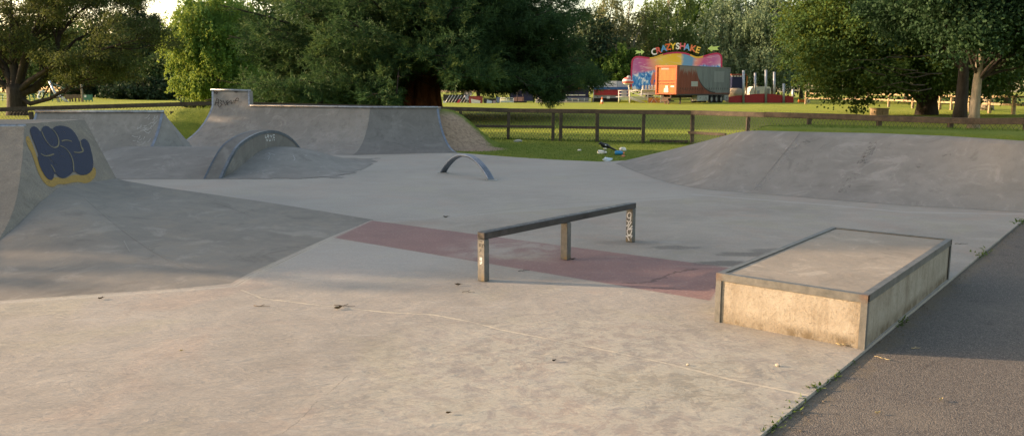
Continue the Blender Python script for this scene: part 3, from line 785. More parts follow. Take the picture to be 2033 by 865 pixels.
M_PADT = concrete('pad_top_concrete', (.31, .28, .235), .2, 0, .3, (.24, .21, .17), .4, 1.6)
mb = MB(); mb.cur = 0
mb.box((.012, .012, -.02), (Lr - .012, Wd - .012, hB - .004), M)
mb.cur = 1; mb.poly([M @ V(p) for p in ((.05, .05, hB - .002), (Lr - .05, .05, hB - .002), (Lr - .05, Wd - .05, hB - .002), (.05, Wd - .05, hB - .002))])
pad = mb.build('pad_body', [M_PADS, M_PADT], root, False)
for f_ in pad.data.polygons: pass
def ruststeel():
    s = SH('rusted_galvanised_angle', .5, .5); n = s.noise(14, 6, .7)
    c = s.ramp(n, [(.3, (.10, .105, .10)), (.6, (.17, .172, .165)), (.8, (.24, .235, .22))]); d = None
    for p in ((0, 0, hB), (0, Wd, hB)):
        e = s.vm('DISTANCE', s.obj, wmat(root).inverted() @ (M @ V(p))); d = e if d is None else s.m('MINIMUM', d, e)
    r = s.rng(s.m('ADD', d, s.m('MULTIPLY', n, .12)), .06, .14, .5, 0)
    r2 = s.rng(s.noise(9, 7, .8), .62, .7, 0, .6)
    c = s.mix(r2, c, (.16, .11, .065)); c = s.mix(r, c, s.ramp(s.noise(40), [(.3, (.07, .03, .016)), (.7, (.19, .085, .04))]))
    return s.done(c, s.bump(n, .2, .004), None, s.m('SUBTRACT', .5, s.m('MULTIPLY', r, .5)))
M_ANG = ruststeel()
aw = .044; th = .006
def ang(axis, pos, sgn, a0, a1):
    mb = MB()
    if axis == 'x':
        y0 = pos
        mb.box((a0, min(y0, y0 + sgn * aw), hB), (a1, max(y0, y0 + sgn * aw), hB + th), M)
        mb.box((a0, min(y0, y0 + sgn * th), hB - aw), (a1, max(y0, y0 + sgn * th), hB - .0005), M)
    else:
        mb.box((min(pos, pos + sgn * aw), a0, hB + .001), (max(pos, pos + sgn * aw), a1, hB + th + .001), M)
        mb.box((min(pos, pos + sgn * th), a0, hB - aw), (max(pos, pos + sgn * th), a1, hB + .0005), M)
    return mb.build('edge_angle', M_ANG, root)
ang('x', 0, 1, aw + .001, Lr - aw - .001); ang('x', Wd, -1, aw + .001, Lr - aw - .001)
ang('y', 0, 1, 0, Wd); ang('y', Lr, -1, 0, Wd)
for (x, y) in ((0, 0), (0, Wd), (Lr, 0), (Lr, Wd)):
    sx = 1 if x == 0 else -1; sy = 1 if y == 0 else -1
    mb = MB()
    mb.box((min(x, x + sx * th), min(y + sy * th, y + sy * .04), 0), (max(x, x + sx * th), max(y + sy * th, y + sy * .04), hB - aw - .001), M)
    mb.box((min(x, x + sx * .04), min(y, y + sy * th), 0), (max(x, x + sx * .04), max(y, y + sy * th), hB - aw - .001), M)
    mb.build('corner_angle', M_ANG, root)
# ------------------------------------------------------------------ trees
def leafmat(name, c1, c2, c3, trans=.35, rough=.6, spec=.25, tcol=None):
    s = SH(name, max(rough, .65), spec * .4)
    g = s.new('ShaderNodeNewGeometry'); at_ = s.new('ShaderNodeAttribute', attribute_name='clump')
    c1, c2, c3 = [(c[0] * .84, c[1] * 1.04, c[2]) for c in (c1, c2, c3)]
    col = s.mix(g.outputs['Random Per Island'], c1, c2)
    col = s.mix(s.rng(at_.outputs['Fac'], .55, 1.0, 0, .85), col, c3)
    s.put(s.b.inputs['Base Color'], col)
    t = s.new('ShaderNodeBsdfTranslucent'); s.put(t.inputs[0], s.mix(.55, col, tcol) if tcol else col)
    mx = s.new('ShaderNodeMixShader'); mx.inputs[0].default_value = trans
    s.nt.links.new(s.b.outputs[0], mx.inputs[1]); s.nt.links.new(t.outputs[0], mx.inputs[2])
    s.nt.links.new(mx.outputs[0], s.out.inputs['Surface'])
    return s.mat
def barkmat(name, c1, c2, sc=8):
    s = SH(name, .9, .2); n = s.noise(sc, 7, .7, s.scl((1, 1, .18))); b = s.noise(2.0, 4)
    col = s.ramp(n, [(.3, c1), (.7, c2)]); col = s.mix(s.rng(b, .5, .7, 0, .4), col, tuple(x * 1.4 for x in c2))
    return s.done(col, s.bump(n, .8, .05))
BARK = barkmat('brown_bark', (.045, .037, .03), (.12, .10, .08))
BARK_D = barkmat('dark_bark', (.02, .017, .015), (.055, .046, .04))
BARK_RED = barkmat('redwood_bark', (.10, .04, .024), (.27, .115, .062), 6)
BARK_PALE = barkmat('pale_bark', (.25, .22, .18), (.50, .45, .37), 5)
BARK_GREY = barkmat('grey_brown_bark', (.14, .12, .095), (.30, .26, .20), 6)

def unit(v): return v / np.maximum(np.linalg.norm(v, axis=-1, keepdims=True), 1e-9)
def leaves(name, C, size, axis, normal, wfrac, parent, mat, clump=None, bend=.12):
    """diamond leaves: C base points, axis direction, normal roughly up out of the blade"""
    a = unit(axis); b = unit(np.cross(normal, a)); n = np.cross(a, b)
    sz = np.asarray(size).reshape(-1, 1); w = sz * wfrac * .5
    v0 = C; v2 = C + a * sz - n * sz * bend; m_ = C + a * sz * .45
    V_ = np.stack([v0, m_ + b * w, v2, m_ - b * w], 1).reshape(-1, 3)
    N = len(C); q = np.arange(N * 4).reshape(N, 4)
    at_ = np.repeat(clump if clump is not None else np.zeros(N), 4)
    return np_mesh(name, V_, q, mat, parent, attr=at_)
def randu(r, n): return unit(r.normal(size=(n, 3)))

def clumps(r, lobes, n, lo=.3):
    w = np.array([(l[1][0] * l[1][1] * l[1][2]) ** (2/3) for l in lobes]); w /= w.sum()
    k = r.choice(len(lobes), n, p=w); u = randu(r, n)
    c = np.array([l[0] for l in lobes])[k]; rad = np.array([l[1] for l in lobes])[k]
    rr = r.uniform(lo ** 2, 1, n) ** .5
    bumpy = 1 + .14 * np.sin(u[:, 0] * 7 + k) * np.sin(u[:, 2] * 6 + 2 * k) + r.normal(0, .06, n)
    return c + u * rad * (rr * bumpy)[:, None], u, rr
def fill(r, cc, out, per, spread, zs=.7):
    n = len(cc); idx = np.repeat(np.arange(n), per)
    P = cc[idx] + r.normal(size=(len(idx), 3)) * np.array([1, 1, zs]) * (spread * r.uniform(.6, 1.3, n)[idx])[:, None]
    return P, idx
def limbs(mb, r, base, h, rad, targets, n=5, first=.25, wob=.06, thin=.022, mb2=None):
    """trunk from base up to height h, limbs curving out to target points"""
    base = V(base); pts = []; rr = []
    wx, wy = r.normal(0, wob, 2)
    for i in range(9):
        t = i / 8; pts.append(base + V((wx * h * t * t + .02 * h * math.sin(5 * t + wx * 90) * t, wy * h * t * t, h * t)))
        rr.append(rad * (1.35 if i == 0 else 1) * (1 - .8 * t) + .02)
    pts[0].z -= .25
    mb.tube(pts, rr, 10)
    for T in targets:
        T = V(T); zt = T.z - base.z
        t0 = min(.92, max(first, (zt / h) * .55 + r.uniform(-.08, .08))); i = t0 * 8; a = int(i); S = pts[a].lerp(pts[min(a+1, 8)], i - a)
        L_ = (T - S).length; mid = S.lerp(T, .5) + V((r.normal(0, .06), r.normal(0, .06), r.uniform(-.02, .14))) * L_
        lp = []
        for j in range(7):
            t = j / 6; lp.append(S * (1-t)**2 + mid * 2*t*(1-t) + T * t*t + V(r.normal(0, .012, 3)) * L_ * (0 < j < 6))
        r0 = min(rad * (1 - .8 * t0) * .6, max(thin, L_ * .022))
        (mb2 or mb).tube(lp, [r0 * (1 - .85 * j / 6) + .006 for j in range(7)], 6)
    return pts

def broadleaf(name, x, y, h, trad, lobes, ncl, per, spread, size, mat, bark, label, seed, wfrac=.62, zs=.7, lo=.3, nl=26, droop=.0, group=None, cat='tree', weep=0.0, trunk_h=.8, twobark=False):
    r = np.random.default_rng(seed); z0 = Hs(x, y)
    root = empty(name, (x, y, z0), 0, label, cat, group)
    lobes = [((x + c[0], y + c[1], z0 + c[2]), R_) for c, R_ in lobes]
    cc, out, rr = clumps(r, lobes, ncl, lo)
    cc[:, 2] = np.maximum(cc[:, 2], z0 + .35)
    cv = np.clip(r.normal(.45, .22, ncl), 0, 1)
    if weep > 0:
        ns = max(6, per // 14); idx = np.repeat(np.arange(ncl), ns)
        top = cc[idx] + r.normal(size=(len(idx), 3)) * spread * np.array([1, 1, .5])
        Ls = weep * r.uniform(.35, 1.1, len(idx)); pl = per // ns
        k = np.repeat(np.arange(len(idx)), pl); t = r.uniform(0, 1, len(k))
        dr = out[idx][k] * .25
        P = top[k] + np.stack([dr[:, 0] * t * Ls[k], dr[:, 1] * t * Ls[k], -t * Ls[k]], 1) + r.normal(0, .04 * weep, (len(k), 3)) * np.array([1, 1, .3])
        P[:, 2] = np.maximum(P[:, 2], z0 + .3)
        idx = idx[k]; ax = randu(r, len(P)) * .8 + np.array([0, 0, -.9])
        nm = randu(r, len(P)) + out[idx] * .6
    else:
        P, idx = fill(r, cc, out, per, spread, zs)
        P[:, 2] = np.maximum(P[:, 2], z0 + .25)
        ax = randu(r, len(P)) + out[idx] * .5 + np.array([0, 0, -droop]); nm = randu(r, len(P)) * .8 + out[idx] * .4 + np.array([0, 0, .6])
    sz = size * r.uniform(.6, 1.35, len(P))
    leaves('crown', P, sz, ax, nm, wfrac, root, mat, cv[idx])
    mb = MB(); sel = r.choice(ncl, min(nl, ncl), replace=False)
    mb2 = MB() if twobark else None
    limbs(mb, r, (x, y, z0), h * trunk_h, trad, cc[sel], mb2=mb2)
    mb.build('trunk', bark, root, recalc=False)
    if mb2 is not None: mb2.build('branches', BARK_D, root, recalc=False)
    return root

# ---- the redwood in the middle ---------------------------------------------------
LM_SEQ = leafmat('redwood_foliage', (.042, .078, .034), (.082, .122, .046), (.15, .18, .055), .3, .55, .3)
def redwood(x, y, seed=7):
    r = np.random.default_rng(seed); z0 = Hs(x, y)
    root = empty('redwood_tree', (x, y, z0), 0, 'huge dark evergreen with drooping feathery branches and a reddish trunk behind the big quarter pipe', 'tree')
    mb = MB(); hh = 10.8
    def floorz(X, Y):
        # the skirt of the crown: lifted round most of the tree, one bough hanging low towards the fence
        px = CX + F * X / (Y * .988); b_ = 1.15 if px < 790 else 2.05
        b_ += .2 * math.sin(X * 2.3 + Y) + .14 * math.sin(X * 5.1)
        if Y < y + .5: b_ += 1.0 * math.exp(-((px - 845) / 44) ** 4)
        if Y < y - 3: b_ -= 1.25 * math.exp(-((px - 1085) / 26) ** 2) + .3 * math.exp(-((px - 985) / 14) ** 2) + .2 * math.exp(-((px - 620) / 60) ** 2)
        return b_
    pts = [V((x + .02 * z * math.sin(z), y, z0 + z)) for z in (-.3, .0, .5, 1.2, 2.2, 4, 6.5, 9, hh)]
    mb.tube(pts, [1.5, 1.28, 1.04, .94, .88, .8, .58, .2, .05], 18)
    for a in np.linspace(0, 2 * math.pi, 9)[:-1]:       # buttress flutes
        mb.tube([V((x + math.cos(a) * 1.25, y + math.sin(a) * 1.25, z0 - .2)), V((x + math.cos(a) * .92, y + math.sin(a) * .92, z0 + .6)), V((x + math.cos(a) * .78, y + math.sin(a) * .78, z0 + 2.6))], [.44, .34, .2], 7)
    sprayP = []; sprayD = []; sprayC = []; bd = MB()
    nb = 230
    for i in range(nb):
        u = (i + .5) / nb; h = .9 + (hh - 1.6) * u ** 1.9 if i > 46 else r.uniform(.5, 2.8)
        a = i * 2.39996 + r.normal(0, .2)
        Lm = 9.9 * (1 - ((h) / hh) ** 5) * r.uniform(.78, 1.08) + .6
        if math.cos(a) > .5 and math.sin(a) < .4: Lm *= .93
        d = V((math.cos(a), math.sin(a), 0)); S = V((x, y, z0 + h)) + d * .4
        sag = r.uniform(.10, .30) * Lm if h > 1.6 else r.uniform(.02, .10) * Lm
        lp = []
        for j in range(10):
            t = j / 9; zz = S.z - sag * math.sin(min(t * 1.25, 1) * math.pi * .62) + .30 * sag * max(0, t - .55) * 2.2 + (.1 * Lm * t if h > 4 else 0)
            zz = max(zz, floorz(S.x + d.x * Lm * t, S.y + d.y * Lm * t) + .15 + .15 * r.random())
            lp.append(S + d * (Lm * t) + V((r.normal(0, .05), r.normal(0, .05), 0)) + V((0, 0, zz - S.z)))
        r0 = .05 + .012 * Lm
        bd.tube(lp, [r0 * (1 - .88 * j / 9) for j in range(10)], 6)
        cl = r.uniform(0, 1)
        nsub = int(7 + Lm * 3.2)
        for k in range(nsub):
            t = .22 + .78 * (k + r.random()) / nsub; i_ = min(8, int(t * 9)); B = lp[i_].lerp(lp[i_ + 1], t * 9 - i_)
            side = 1 if k % 2 else -1; sl_ = (1.05 - t) * Lm * .42 * r.uniform(.6, 1.25) + .35
            sd_ = (d * r.uniform(.5, 1.0) + V((-d.y, d.x, 0)) * side * r.uniform(.35, 1.1) + V((0, 0, r.uniform(-.35, .25)))).normalized()
            if r.random() < .35: bd.tube([B, B + sd_ * sl_ * .8 + V((0, 0, -.06 * sl_))], [.018, .006], 4)
            tipn = max(1, int(sl_ / .55))
            for q_ in range(tipn):
                s_ = (q_ + .6 + .4 * r.random()) / tipn; O = B + sd_ * sl_ * s_ + V((0, 0, -.10 * s_ * sl_))
                tc = np.clip(cl * .45 + r.normal(.25, .2), 0, 1); td = (sd_ + V((0, 0, r.uniform(-.1, .45)))).normalized(); nt_ = r.integers(7, 13)
                for w_ in range(nt_):
                    P = O + V(r.normal(0, .16, 3))
                    fz = floorz(P.x, P.y)
                    if P.z < fz: continue
                    qx = CX + F * P.x / (P.y * .988)
                    if qx > 1196 + r.normal(0, 9) or qx < 482 + r.normal(0, 9): continue
                    sprayP.append(P[:]); sprayC.append(tc); sprayD.append((td + V(r.normal(0, .55, 3)))[:])
    SP = np.array(sprayP); SD = unit(np.array(sprayD)); SCc = np.array(sprayC)
    # hidden half of the crown can be thinner: drop sprays far behind the trunk
    keep = (SP[:, 1] < y + 2.5) | (r.random(len(SP)) < .45)
    low = (SP[:, 2] < 7.5) | (r.random(len(SP)) < .55); keep &= low
    SP, SD, SCc = SP[keep], SD[keep], SCc[keep]
    K = 10; N = len(SP); print('redwood sprays', N)
    tt = np.linspace(.05, 1, K); Ls = r.uniform(.30, .58, N)
    C = SP[:, None] + SD[:, None] * (tt[None, :, None] * Ls[:, None, None]) - np.array([0, 0, 1.0]) * (.12 * tt ** 2)[None, :, None] * Ls[:, None, None]
    rad_ = unit(np.cross(r.normal(size=(N, K, 3)), SD[:, None])); AX = SD[:, None] * .9 + rad_ * .62; NM = np.cross(AX, rad_) + r.normal(0, .4, (N, K, 3))
    sz = (.22 - .08 * tt)[None] * r.uniform(.75, 1.3, (N, K))
    leaves('crown', C.reshape(-1, 3), sz.ravel(), AX.reshape(-1, 3), NM.reshape(-1, 3), .2, root, LM_SEQ, np.repeat(SCc, K), .2)
    mb.build('trunk', BARK_RED, root, recalc=False); bd.build('branches', BARK_D, root, recalc=False)
    return root
SX, SY = at(836, 200, 47).x, 47.0
redwood(SX, SY)

# ---- recursive skeleton for open-branched trees ----------------------------------
def grow(r, tubes, tips, S, d, L, rad, depth, p):
    pts = [S]; n = 6; dd = V(d)
    for i in range(n):
        dd = (dd + V(r.normal(0, p['wob'], 3)) + V((0, 0, p['lift'][depth]))).normalized(); pts.append(pts[-1] + dd * (L / n))
    rr = [max(.008, rad * (1 - (1 - p['tap']) * i / n)) for i in range(n + 1)]
    tubes.append((pts, rr, depth))
    if depth >= p['leafdepth']:
        for i in range(2, n + 1): tips.append((pts[i], dd.copy()))
    if depth == len(p['kids']): return
    for k in range(p['kids'][depth]):
        t = p['from'] + (1 - p['from']) * (k + r.random()) / p['kids'][depth]; i = min(n - 1, int(t * n)); B = pts[i].lerp(pts[i+1], t * n - i)
        ax = (pts[i+1] - pts[i]).normalized(); o = ax.orthogonal().normalized(); o.rotate(Matrix.Rotation(r.uniform(0, 2 * math.pi), 3, ax))
        o.z *= p['flat']; cd = (ax * r.uniform(.5, .95) + o * r.uniform(.6, 1.0)).normalized()
        grow(r, tubes, tips, B, cd, L * p['ratio'][depth] * r.uniform(.7, 1.2) * (1.1 - .35 * t), rr[i] * .55, depth + 1, p)

LM_OAK = leafmat('olive_foliage', (.062, .078, .034), (.105, .122, .048), (.16, .165, .06), .36, .6, .25, (.14, .15, .03))
def open_tree(x, y):
    r = np.random.default_rng(21); z0 = Hs(x, y)
    root = empty('spreading_tree', (x, y, z0), 0, 'spreading tree with dark forking limbs and olive leaves at the left picture edge', 'tree')
    p = dict(wob=.09, lift=[.0, .035, .02, 0], tap=.3, kids=[6, 5, 4], ratio=[.48, .45, .42], flat=.45, leafdepth=2, **{'from': .3})
    tubes, tips = [], []
    px = lambda X, Y_, dy=0: at(X, Y_, y + dy)
    b = V((x, y, z0))
    mb = MB()
    mb.tube([b - V((0, 0, .3)), b + V((0, 0, .3)), b + V((.05, 0, 1.1)), b + V((.05, 0, 1.9))], [.72, .56, .52, .56], 12)
    # limbs traced in the picture, each with its own depth
    L = [([(36, 205), (60, 206), (100, 196), (135, 175), (165, 150), (200, 128)], -1.2, .17), ([(38, 195), (70, 175), (95, 150), (108, 120), (118, 70), (121, 30), (124, -10)], .6, .30),
         ([(34, 192), (30, 150), (24, 100), (23, 60), (22, -10)], .2, .34), ([(30, 195), (10, 170), (-20, 150), (-70, 130)], -.8, .24), ([(38, 190), (50, 130), (70, 60), (85, 20), (100, -15)], 1.6, .24),
         ([(32, 192), (14, 140), (-10, 90), (-20, 40)], 1.0, .25), ([(36, 192), (60, 160), (110, 128), (165, 110), (225, 92), (270, 80)], -2.5, .2), ([(36, 190), (46, 120), (80, 30), (120, 5), (190, -10)], -2.8, .2), ([(30, 192), (0, 120), (-40, 90), (-80, 80)], 2, .2),
         ([(108, 120), (150, 80), (200, 55), (250, 30)], .8, .11), ([(118, 70), (150, 30), (190, 0), (225, -10)], .5, .10)]
    for pts, dy, rad in L:
        n = len(pts); P = [px(a, c, dy * i / (n - 1)) for i, (a, c) in enumerate(pts)]
        if pts[0][0] < 45: P[0] = b + V((0, 0, 1.5)) + (P[0] - b - V((0, 0, 1.5))) * .4
        tubes.append((P, [max(.02, rad * (1 - .85 * i / (n - 1))) for i in range(n)], 0))
        Lt = sum((P[i+1] - P[i]).length for i in range(n - 1))
        for k in range(int(5 + Lt * 1.15)):
            t = .28 + .72 * r.random(); i = min(n - 2, int(t * (n - 1))); B = P[i].lerp(P[i+1], t * (n - 1) - i)
            ax = (P[i+1] - P[i]).normalized(); o = ax.orthogonal().normalized(); o.rotate(Matrix.Rotation(r.uniform(0, 6.28), 3, ax)); o.z *= .4
            grow(r, tubes, tips, B, (ax * .6 + o + V((.15, 0, .05))).normalized(), r.uniform(1.7, 3.4), rad * .25 * (1 - .6 * t) + .012, 1, p)
    for pts, rr, dp in tubes: mb.tube(pts, rr, 8 if dp == 0 else (5 if dp < 3 else 4), caps=False)
    print('open tree tips', len(tips))
    T = np.array([t[0][:] for t in tips]); D = np.array([t[1][:] for t in tips])
    cv = np.clip(r.normal(.4, .25, len(T)), 0, 1)
    lo = (T[:, 2] > z0 + 1.9) & (T[:, 2] < z0 + 8.2); T, D, cv = T[lo], D[lo], cv[lo]
    per = 7; idx = np.repeat(np.arange(len(T)), per)
    P = T[idx] + r.normal(size=(len(idx), 3)) * np.array([.24, .24, .11])
    leaves('crown', P, .14 * r.uniform(.6, 1.4, len(P)), randu(r, len(P)) + D[idx] * .5 + np.array([0, 0, -.25]), randu(r, len(P)) * .8 + np.array([0, 0, .9]), .42, root, LM_OAK, cv[idx])
    mb.build('trunk', BARK_D, root, recalc=False)
open_tree(at(32, 200, 50).x, 50.0)

# ---- lime-green tree behind the extension ----------------------------------------
LM_LIME = leafmat('lime_foliage', (.12, .20, .04), (.20, .285, .07), (.27, .34, .10), .42, .5, .3, (.25, .27, .04))
lx = at(428, 200, 60).x
broadleaf('lime_tree', lx, 60, 9, .3, [((0, 0, 4.2), (3.0, 2.8, 3.4)), ((.6, 0, 6.6), (2.6, 2.6, 2.8)), ((-.9, -.4, 6.0), (2.3, 2.2, 2.8)), ((1.2, .2, 2.6), (2.2, 2.0, 2.0)), ((-.8, 0, 2.6), (1.7, 1.7, 1.7))], 420, 198, .30, .17, LM_LIME, BARK, 'bright yellow-green tree in full sun behind the ramp extension', 31, droop=.5, nl=34, lo=.45, weep=1.1)

# ---- far woods on the left --------------------------------------------------------
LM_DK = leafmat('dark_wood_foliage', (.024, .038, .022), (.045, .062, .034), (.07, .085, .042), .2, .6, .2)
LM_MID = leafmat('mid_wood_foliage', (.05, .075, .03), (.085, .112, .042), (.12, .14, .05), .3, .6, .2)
def px_x(px, Y): return at(px, 200, Y).x
def spire(px, Y, h, rb, seed, label, n=420, per=26):
    x = px_x(px, Y); z0 = Hs(x, Y); r = np.random.default_rng(seed)
    root = empty('conifer_tree', (x, Y, z0), 0, label, 'tree')
    u = r.uniform(0, 1, n) ** 1.35; rad = rb * (1 - u) ** .8 * np.sqrt(r.uniform(.2, 1, n)) * (1 + .25 * np.sin(u * 40 + seed)); a = r.uniform(0, 6.283, n)
    cc = np.stack([x + rad * np.cos(a), Y + rad * np.sin(a), z0 + .8 + u * (h - .8) - .12 * rad], 1); out = np.stack([np.cos(a), np.sin(a), 0 * a], 1)
    P, idx = fill(r, cc, out, per, .5, .5)
    leaves('crown', P, .55 * r.uniform(.6, 1.3, len(P)), out[idx] + randu(r, len(P)) * .6 + np.array([0, 0, -.3]), randu(r, len(P)) * .5 + np.array([0, 0, 1.0]), .4, root, LM_DK, np.clip(r.normal(.3, .25, n), 0, 1)[idx])
    mb = MB(); mb.tube([V((x, Y, z0 - .2)), V((x, Y, z0 + h * .9))], [.3, .04], 8); mb.build('trunk', BARK_D, root)
spire(283, 150, 19.0, 4.2, 41, 'tall dark conifer against the pale sky behind the left field')
spire(318, 158, 15.5, 4.6, 42, 'second dark conifer close beside the bright yellow-green tree')
spire(255, 160, 16, 4.5, 43, 'dark conifer half hidden by the spreading tree on the left')
def woodtree(px, Y, h, w_, seed, mat, label, n=170, per=46, lowest=.12, name='woodland_tree', size=.5, bark=None, **kw):
    lob = [((0, 0, h * .42), (w_, w_ * .8, h * (.42 - lowest * .5))), ((w_ * .25, 0, h * .68), (w_ * .72, w_ * .7, h * .32)), ((-w_ * .35, -.3, h * .55), (w_ * .7, w_ * .7, h * .3)), ((w_ * .5, -.2, h * .33), (w_ * .6, w_ * .6, h * .22))]
    return broadleaf(name, px_x(px, Y), Y, h, .28, lob, n, per, w_ * .16 + .25, size, mat, bark or BARK, label, seed, **kw)
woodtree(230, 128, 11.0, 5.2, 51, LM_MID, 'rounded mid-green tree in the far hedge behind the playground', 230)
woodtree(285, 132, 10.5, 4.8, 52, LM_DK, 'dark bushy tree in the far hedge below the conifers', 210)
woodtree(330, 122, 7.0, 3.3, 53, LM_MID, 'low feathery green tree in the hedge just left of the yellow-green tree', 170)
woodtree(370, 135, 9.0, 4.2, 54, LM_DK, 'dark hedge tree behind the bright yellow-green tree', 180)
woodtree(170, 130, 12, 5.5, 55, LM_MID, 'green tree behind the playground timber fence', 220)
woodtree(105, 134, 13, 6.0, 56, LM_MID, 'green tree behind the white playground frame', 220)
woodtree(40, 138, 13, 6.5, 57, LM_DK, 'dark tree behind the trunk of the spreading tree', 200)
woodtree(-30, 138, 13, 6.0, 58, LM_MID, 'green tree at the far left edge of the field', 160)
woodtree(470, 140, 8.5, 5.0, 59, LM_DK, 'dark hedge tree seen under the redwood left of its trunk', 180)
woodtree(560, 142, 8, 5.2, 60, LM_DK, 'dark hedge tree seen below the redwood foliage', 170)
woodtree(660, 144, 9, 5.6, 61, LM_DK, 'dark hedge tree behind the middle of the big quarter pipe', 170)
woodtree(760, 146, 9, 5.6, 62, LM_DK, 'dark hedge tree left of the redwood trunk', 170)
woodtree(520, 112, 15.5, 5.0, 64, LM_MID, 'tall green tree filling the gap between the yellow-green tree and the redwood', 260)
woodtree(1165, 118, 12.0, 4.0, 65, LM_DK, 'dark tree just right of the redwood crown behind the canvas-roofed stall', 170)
def shrub(px, Y, h, w_, seed, mat, label, n=70, per=60, size=.3):
    x = px_x(px, Y)
    return broadleaf('shrub', x, Y, h, .06, [((0, 0, h * .42), (w_, w_ * .7, h * .5)), ((w_ * .5, 0, h * .35), (w_ * .6, w_ * .5, h * .38)), ((-w_ * .5, 0, h * .34), (w_ * .6, w_ * .5, h * .4))], n, per, .28, size, mat, BARK, label, seed, nl=8, cat='shrub')
shrub(398, 72, 1.5, 1.3, 71, LM_MID, 'low green shrub at the foot of the yellow-green tree')
shrub(290, 118, 3.6, 5.5, 72, LM_DK, 'dark hedge bush along the far side of the left field', 110, 60, .45)
shrub(200, 124, 3.6, 5.5, 73, LM_DK, 'dark hedge bush behind the green playground gate', 110, 60, .45)

# ---- birches and willows behind the fair -----------------------------------------
LM_BIR = leafmat('birch_foliage', (.16, .15, .075), (.24, .215, .11), (.30, .27, .15), .4, .6, .2)
LM_BIG = leafmat('green_birch_foliage', (.13, .155, .05), (.20, .22, .075), (.25, .26, .10), .4, .6, .2)
LM_WIL = leafmat('willow_foliage', (.15, .175, .10), (.23, .255, .155), (.30, .315, .21), .35, .55, .3)
LM_GRN = leafmat('bright_wood_foliage', (.085, .13, .026), (.14, .19, .042), (.19, .22, .06), .4, .55, .25)  # a brighter green than the other woods
def weeper(px, Y, h, w_, seed, mat, label, name='birch_tree', n=150, per=126, weep=2.2, bark=None, size=.36, low=.2):
    lob = [((0, 0, h * .5), (w_, w_ * .85, h * .34)), ((w_ * .2, 0, h * .78), (w_ * .62, w_ * .6, h * .22)), ((-w_ * .45, -.3, h * .62), (w_ * .55, w_ * .55, h * .22)), ((w_ * .5, -.3, h * .42), (w_ * .55, w_ * .55, h * .2)), ((-w_ * .3, -.4, h * (low + .1)), (w_ * .7, w_ * .6, h * .16))]
    return broadleaf(name, px_x(px, Y), Y, h, .24, lob, n, per, w_ * .13, size, mat, bark or BARK_PALE, label, seed, wfrac=.5, weep=weep, lo=.35, nl=24, trunk_h=.92)
weeper(1196, 124, 17.0, 4.4, 81, LM_BIR, 'tall brownish birch with white stems left of the fairground ride', n=120)
weeper(1246, 127, 16.2, 3.6, 82, LM_BIR, 'slender thin birch showing sky through its top beside the brownish one', n=70, per=98)
weeper(1222, 116, 8.5, 3.4, 83, LM_GRN, 'small bright green tree at the foot of the birches left of the ride board', n=90, weep=1.0, bark=BARK)
weeper(1322, 128, 19.5, 4.6, 84, LM_BIG, 'tall weeping green birch directly above the ride lettering', n=170)
weeper(1385, 134, 20, 5.0, 85, LM_GRN, 'dense green tree behind the right end of the ride lettering', n=170, weep=1.2, bark=BARK)
weeper(1462, 122, 18.5, 5.6, 86, LM_WIL, 'silvery green willow behind the trailer', 'willow_tree', n=210, per=126, weep=2.6, bark=BARK)
weeper(1535, 118, 18.5, 4.8, 87, LM_WIL, 'second silvery willow hanging behind the red barrier', 'willow_tree', n=170, weep=2.6, bark=BARK)
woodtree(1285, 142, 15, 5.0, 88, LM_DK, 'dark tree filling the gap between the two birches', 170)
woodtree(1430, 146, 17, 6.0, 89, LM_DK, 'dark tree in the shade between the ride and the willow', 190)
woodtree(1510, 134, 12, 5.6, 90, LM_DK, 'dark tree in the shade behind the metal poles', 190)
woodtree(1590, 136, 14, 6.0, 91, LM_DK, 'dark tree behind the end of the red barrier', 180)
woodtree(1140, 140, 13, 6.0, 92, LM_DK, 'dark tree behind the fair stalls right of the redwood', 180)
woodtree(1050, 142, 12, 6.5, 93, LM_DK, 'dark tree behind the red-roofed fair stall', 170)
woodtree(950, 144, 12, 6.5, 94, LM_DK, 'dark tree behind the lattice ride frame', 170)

# ---- the large maple on the right -------------------------------------------------
LM_MAP = leafmat('maple_foliage', (.045, .08, .026), (.085, .125, .036), (.15, .195, .04), .33, .5, .3, (.17, .19, .02))
mx_ = px_x(1842, 52)
mp = broadleaf('maple_tree', mx_, 52, 13, .55, [((-1.0, 0, 6.0), (8.6, 7.0, 4.6)), ((-5.2, -1.0, 4.6), (4.6, 4.4, 3.6)), ((-6.0, -.5, 7.2), (3.6, 4.0, 3.6)), ((-3.2, -3.2, 3.4), (4.4, 3.2, 2.3)), ((3.6, -1.5, 5.5), (6.0, 5.6, 4.4)), ((1.0, 0, 9.0), (6.6, 6.0, 4.0)), ((-5.4, -1.4, 2.5), (2.9, 2.6, 1.6)), ((.2, -4.2, 3.6), (3.6, 2.4, 2.0))], 1500, 130, .40, .17, LM_MAP, BARK_D, 'massive dark green maple with low branches sweeping to the grass, sunlit on its left edge', 101, nl=60, lo=.45, droop=.3, wfrac=.75)
mb = MB(); z0 = Hs(mx_, 52)
for (dx, dz, rad) in ((-.55, 2.6, .26), (.5, 2.7, .24), (-1.3, 2.0, .2)):
    mb.tube([V((mx_, 52, z0 + .1)), V((mx_ + dx * .5, 51.7, z0 + dz * .45)), V((mx_ + dx * 1.6, 51.3, z0 + dz)), V((mx_ + dx * 4.2, 50.0, z0 + dz * 1.7))], [rad * 1.5, rad, rad * .8, rad * .3], 10)
mb.build('trunk', BARK_D, mp, recalc=False)
mb = MB(); r = np.random.default_rng(5)
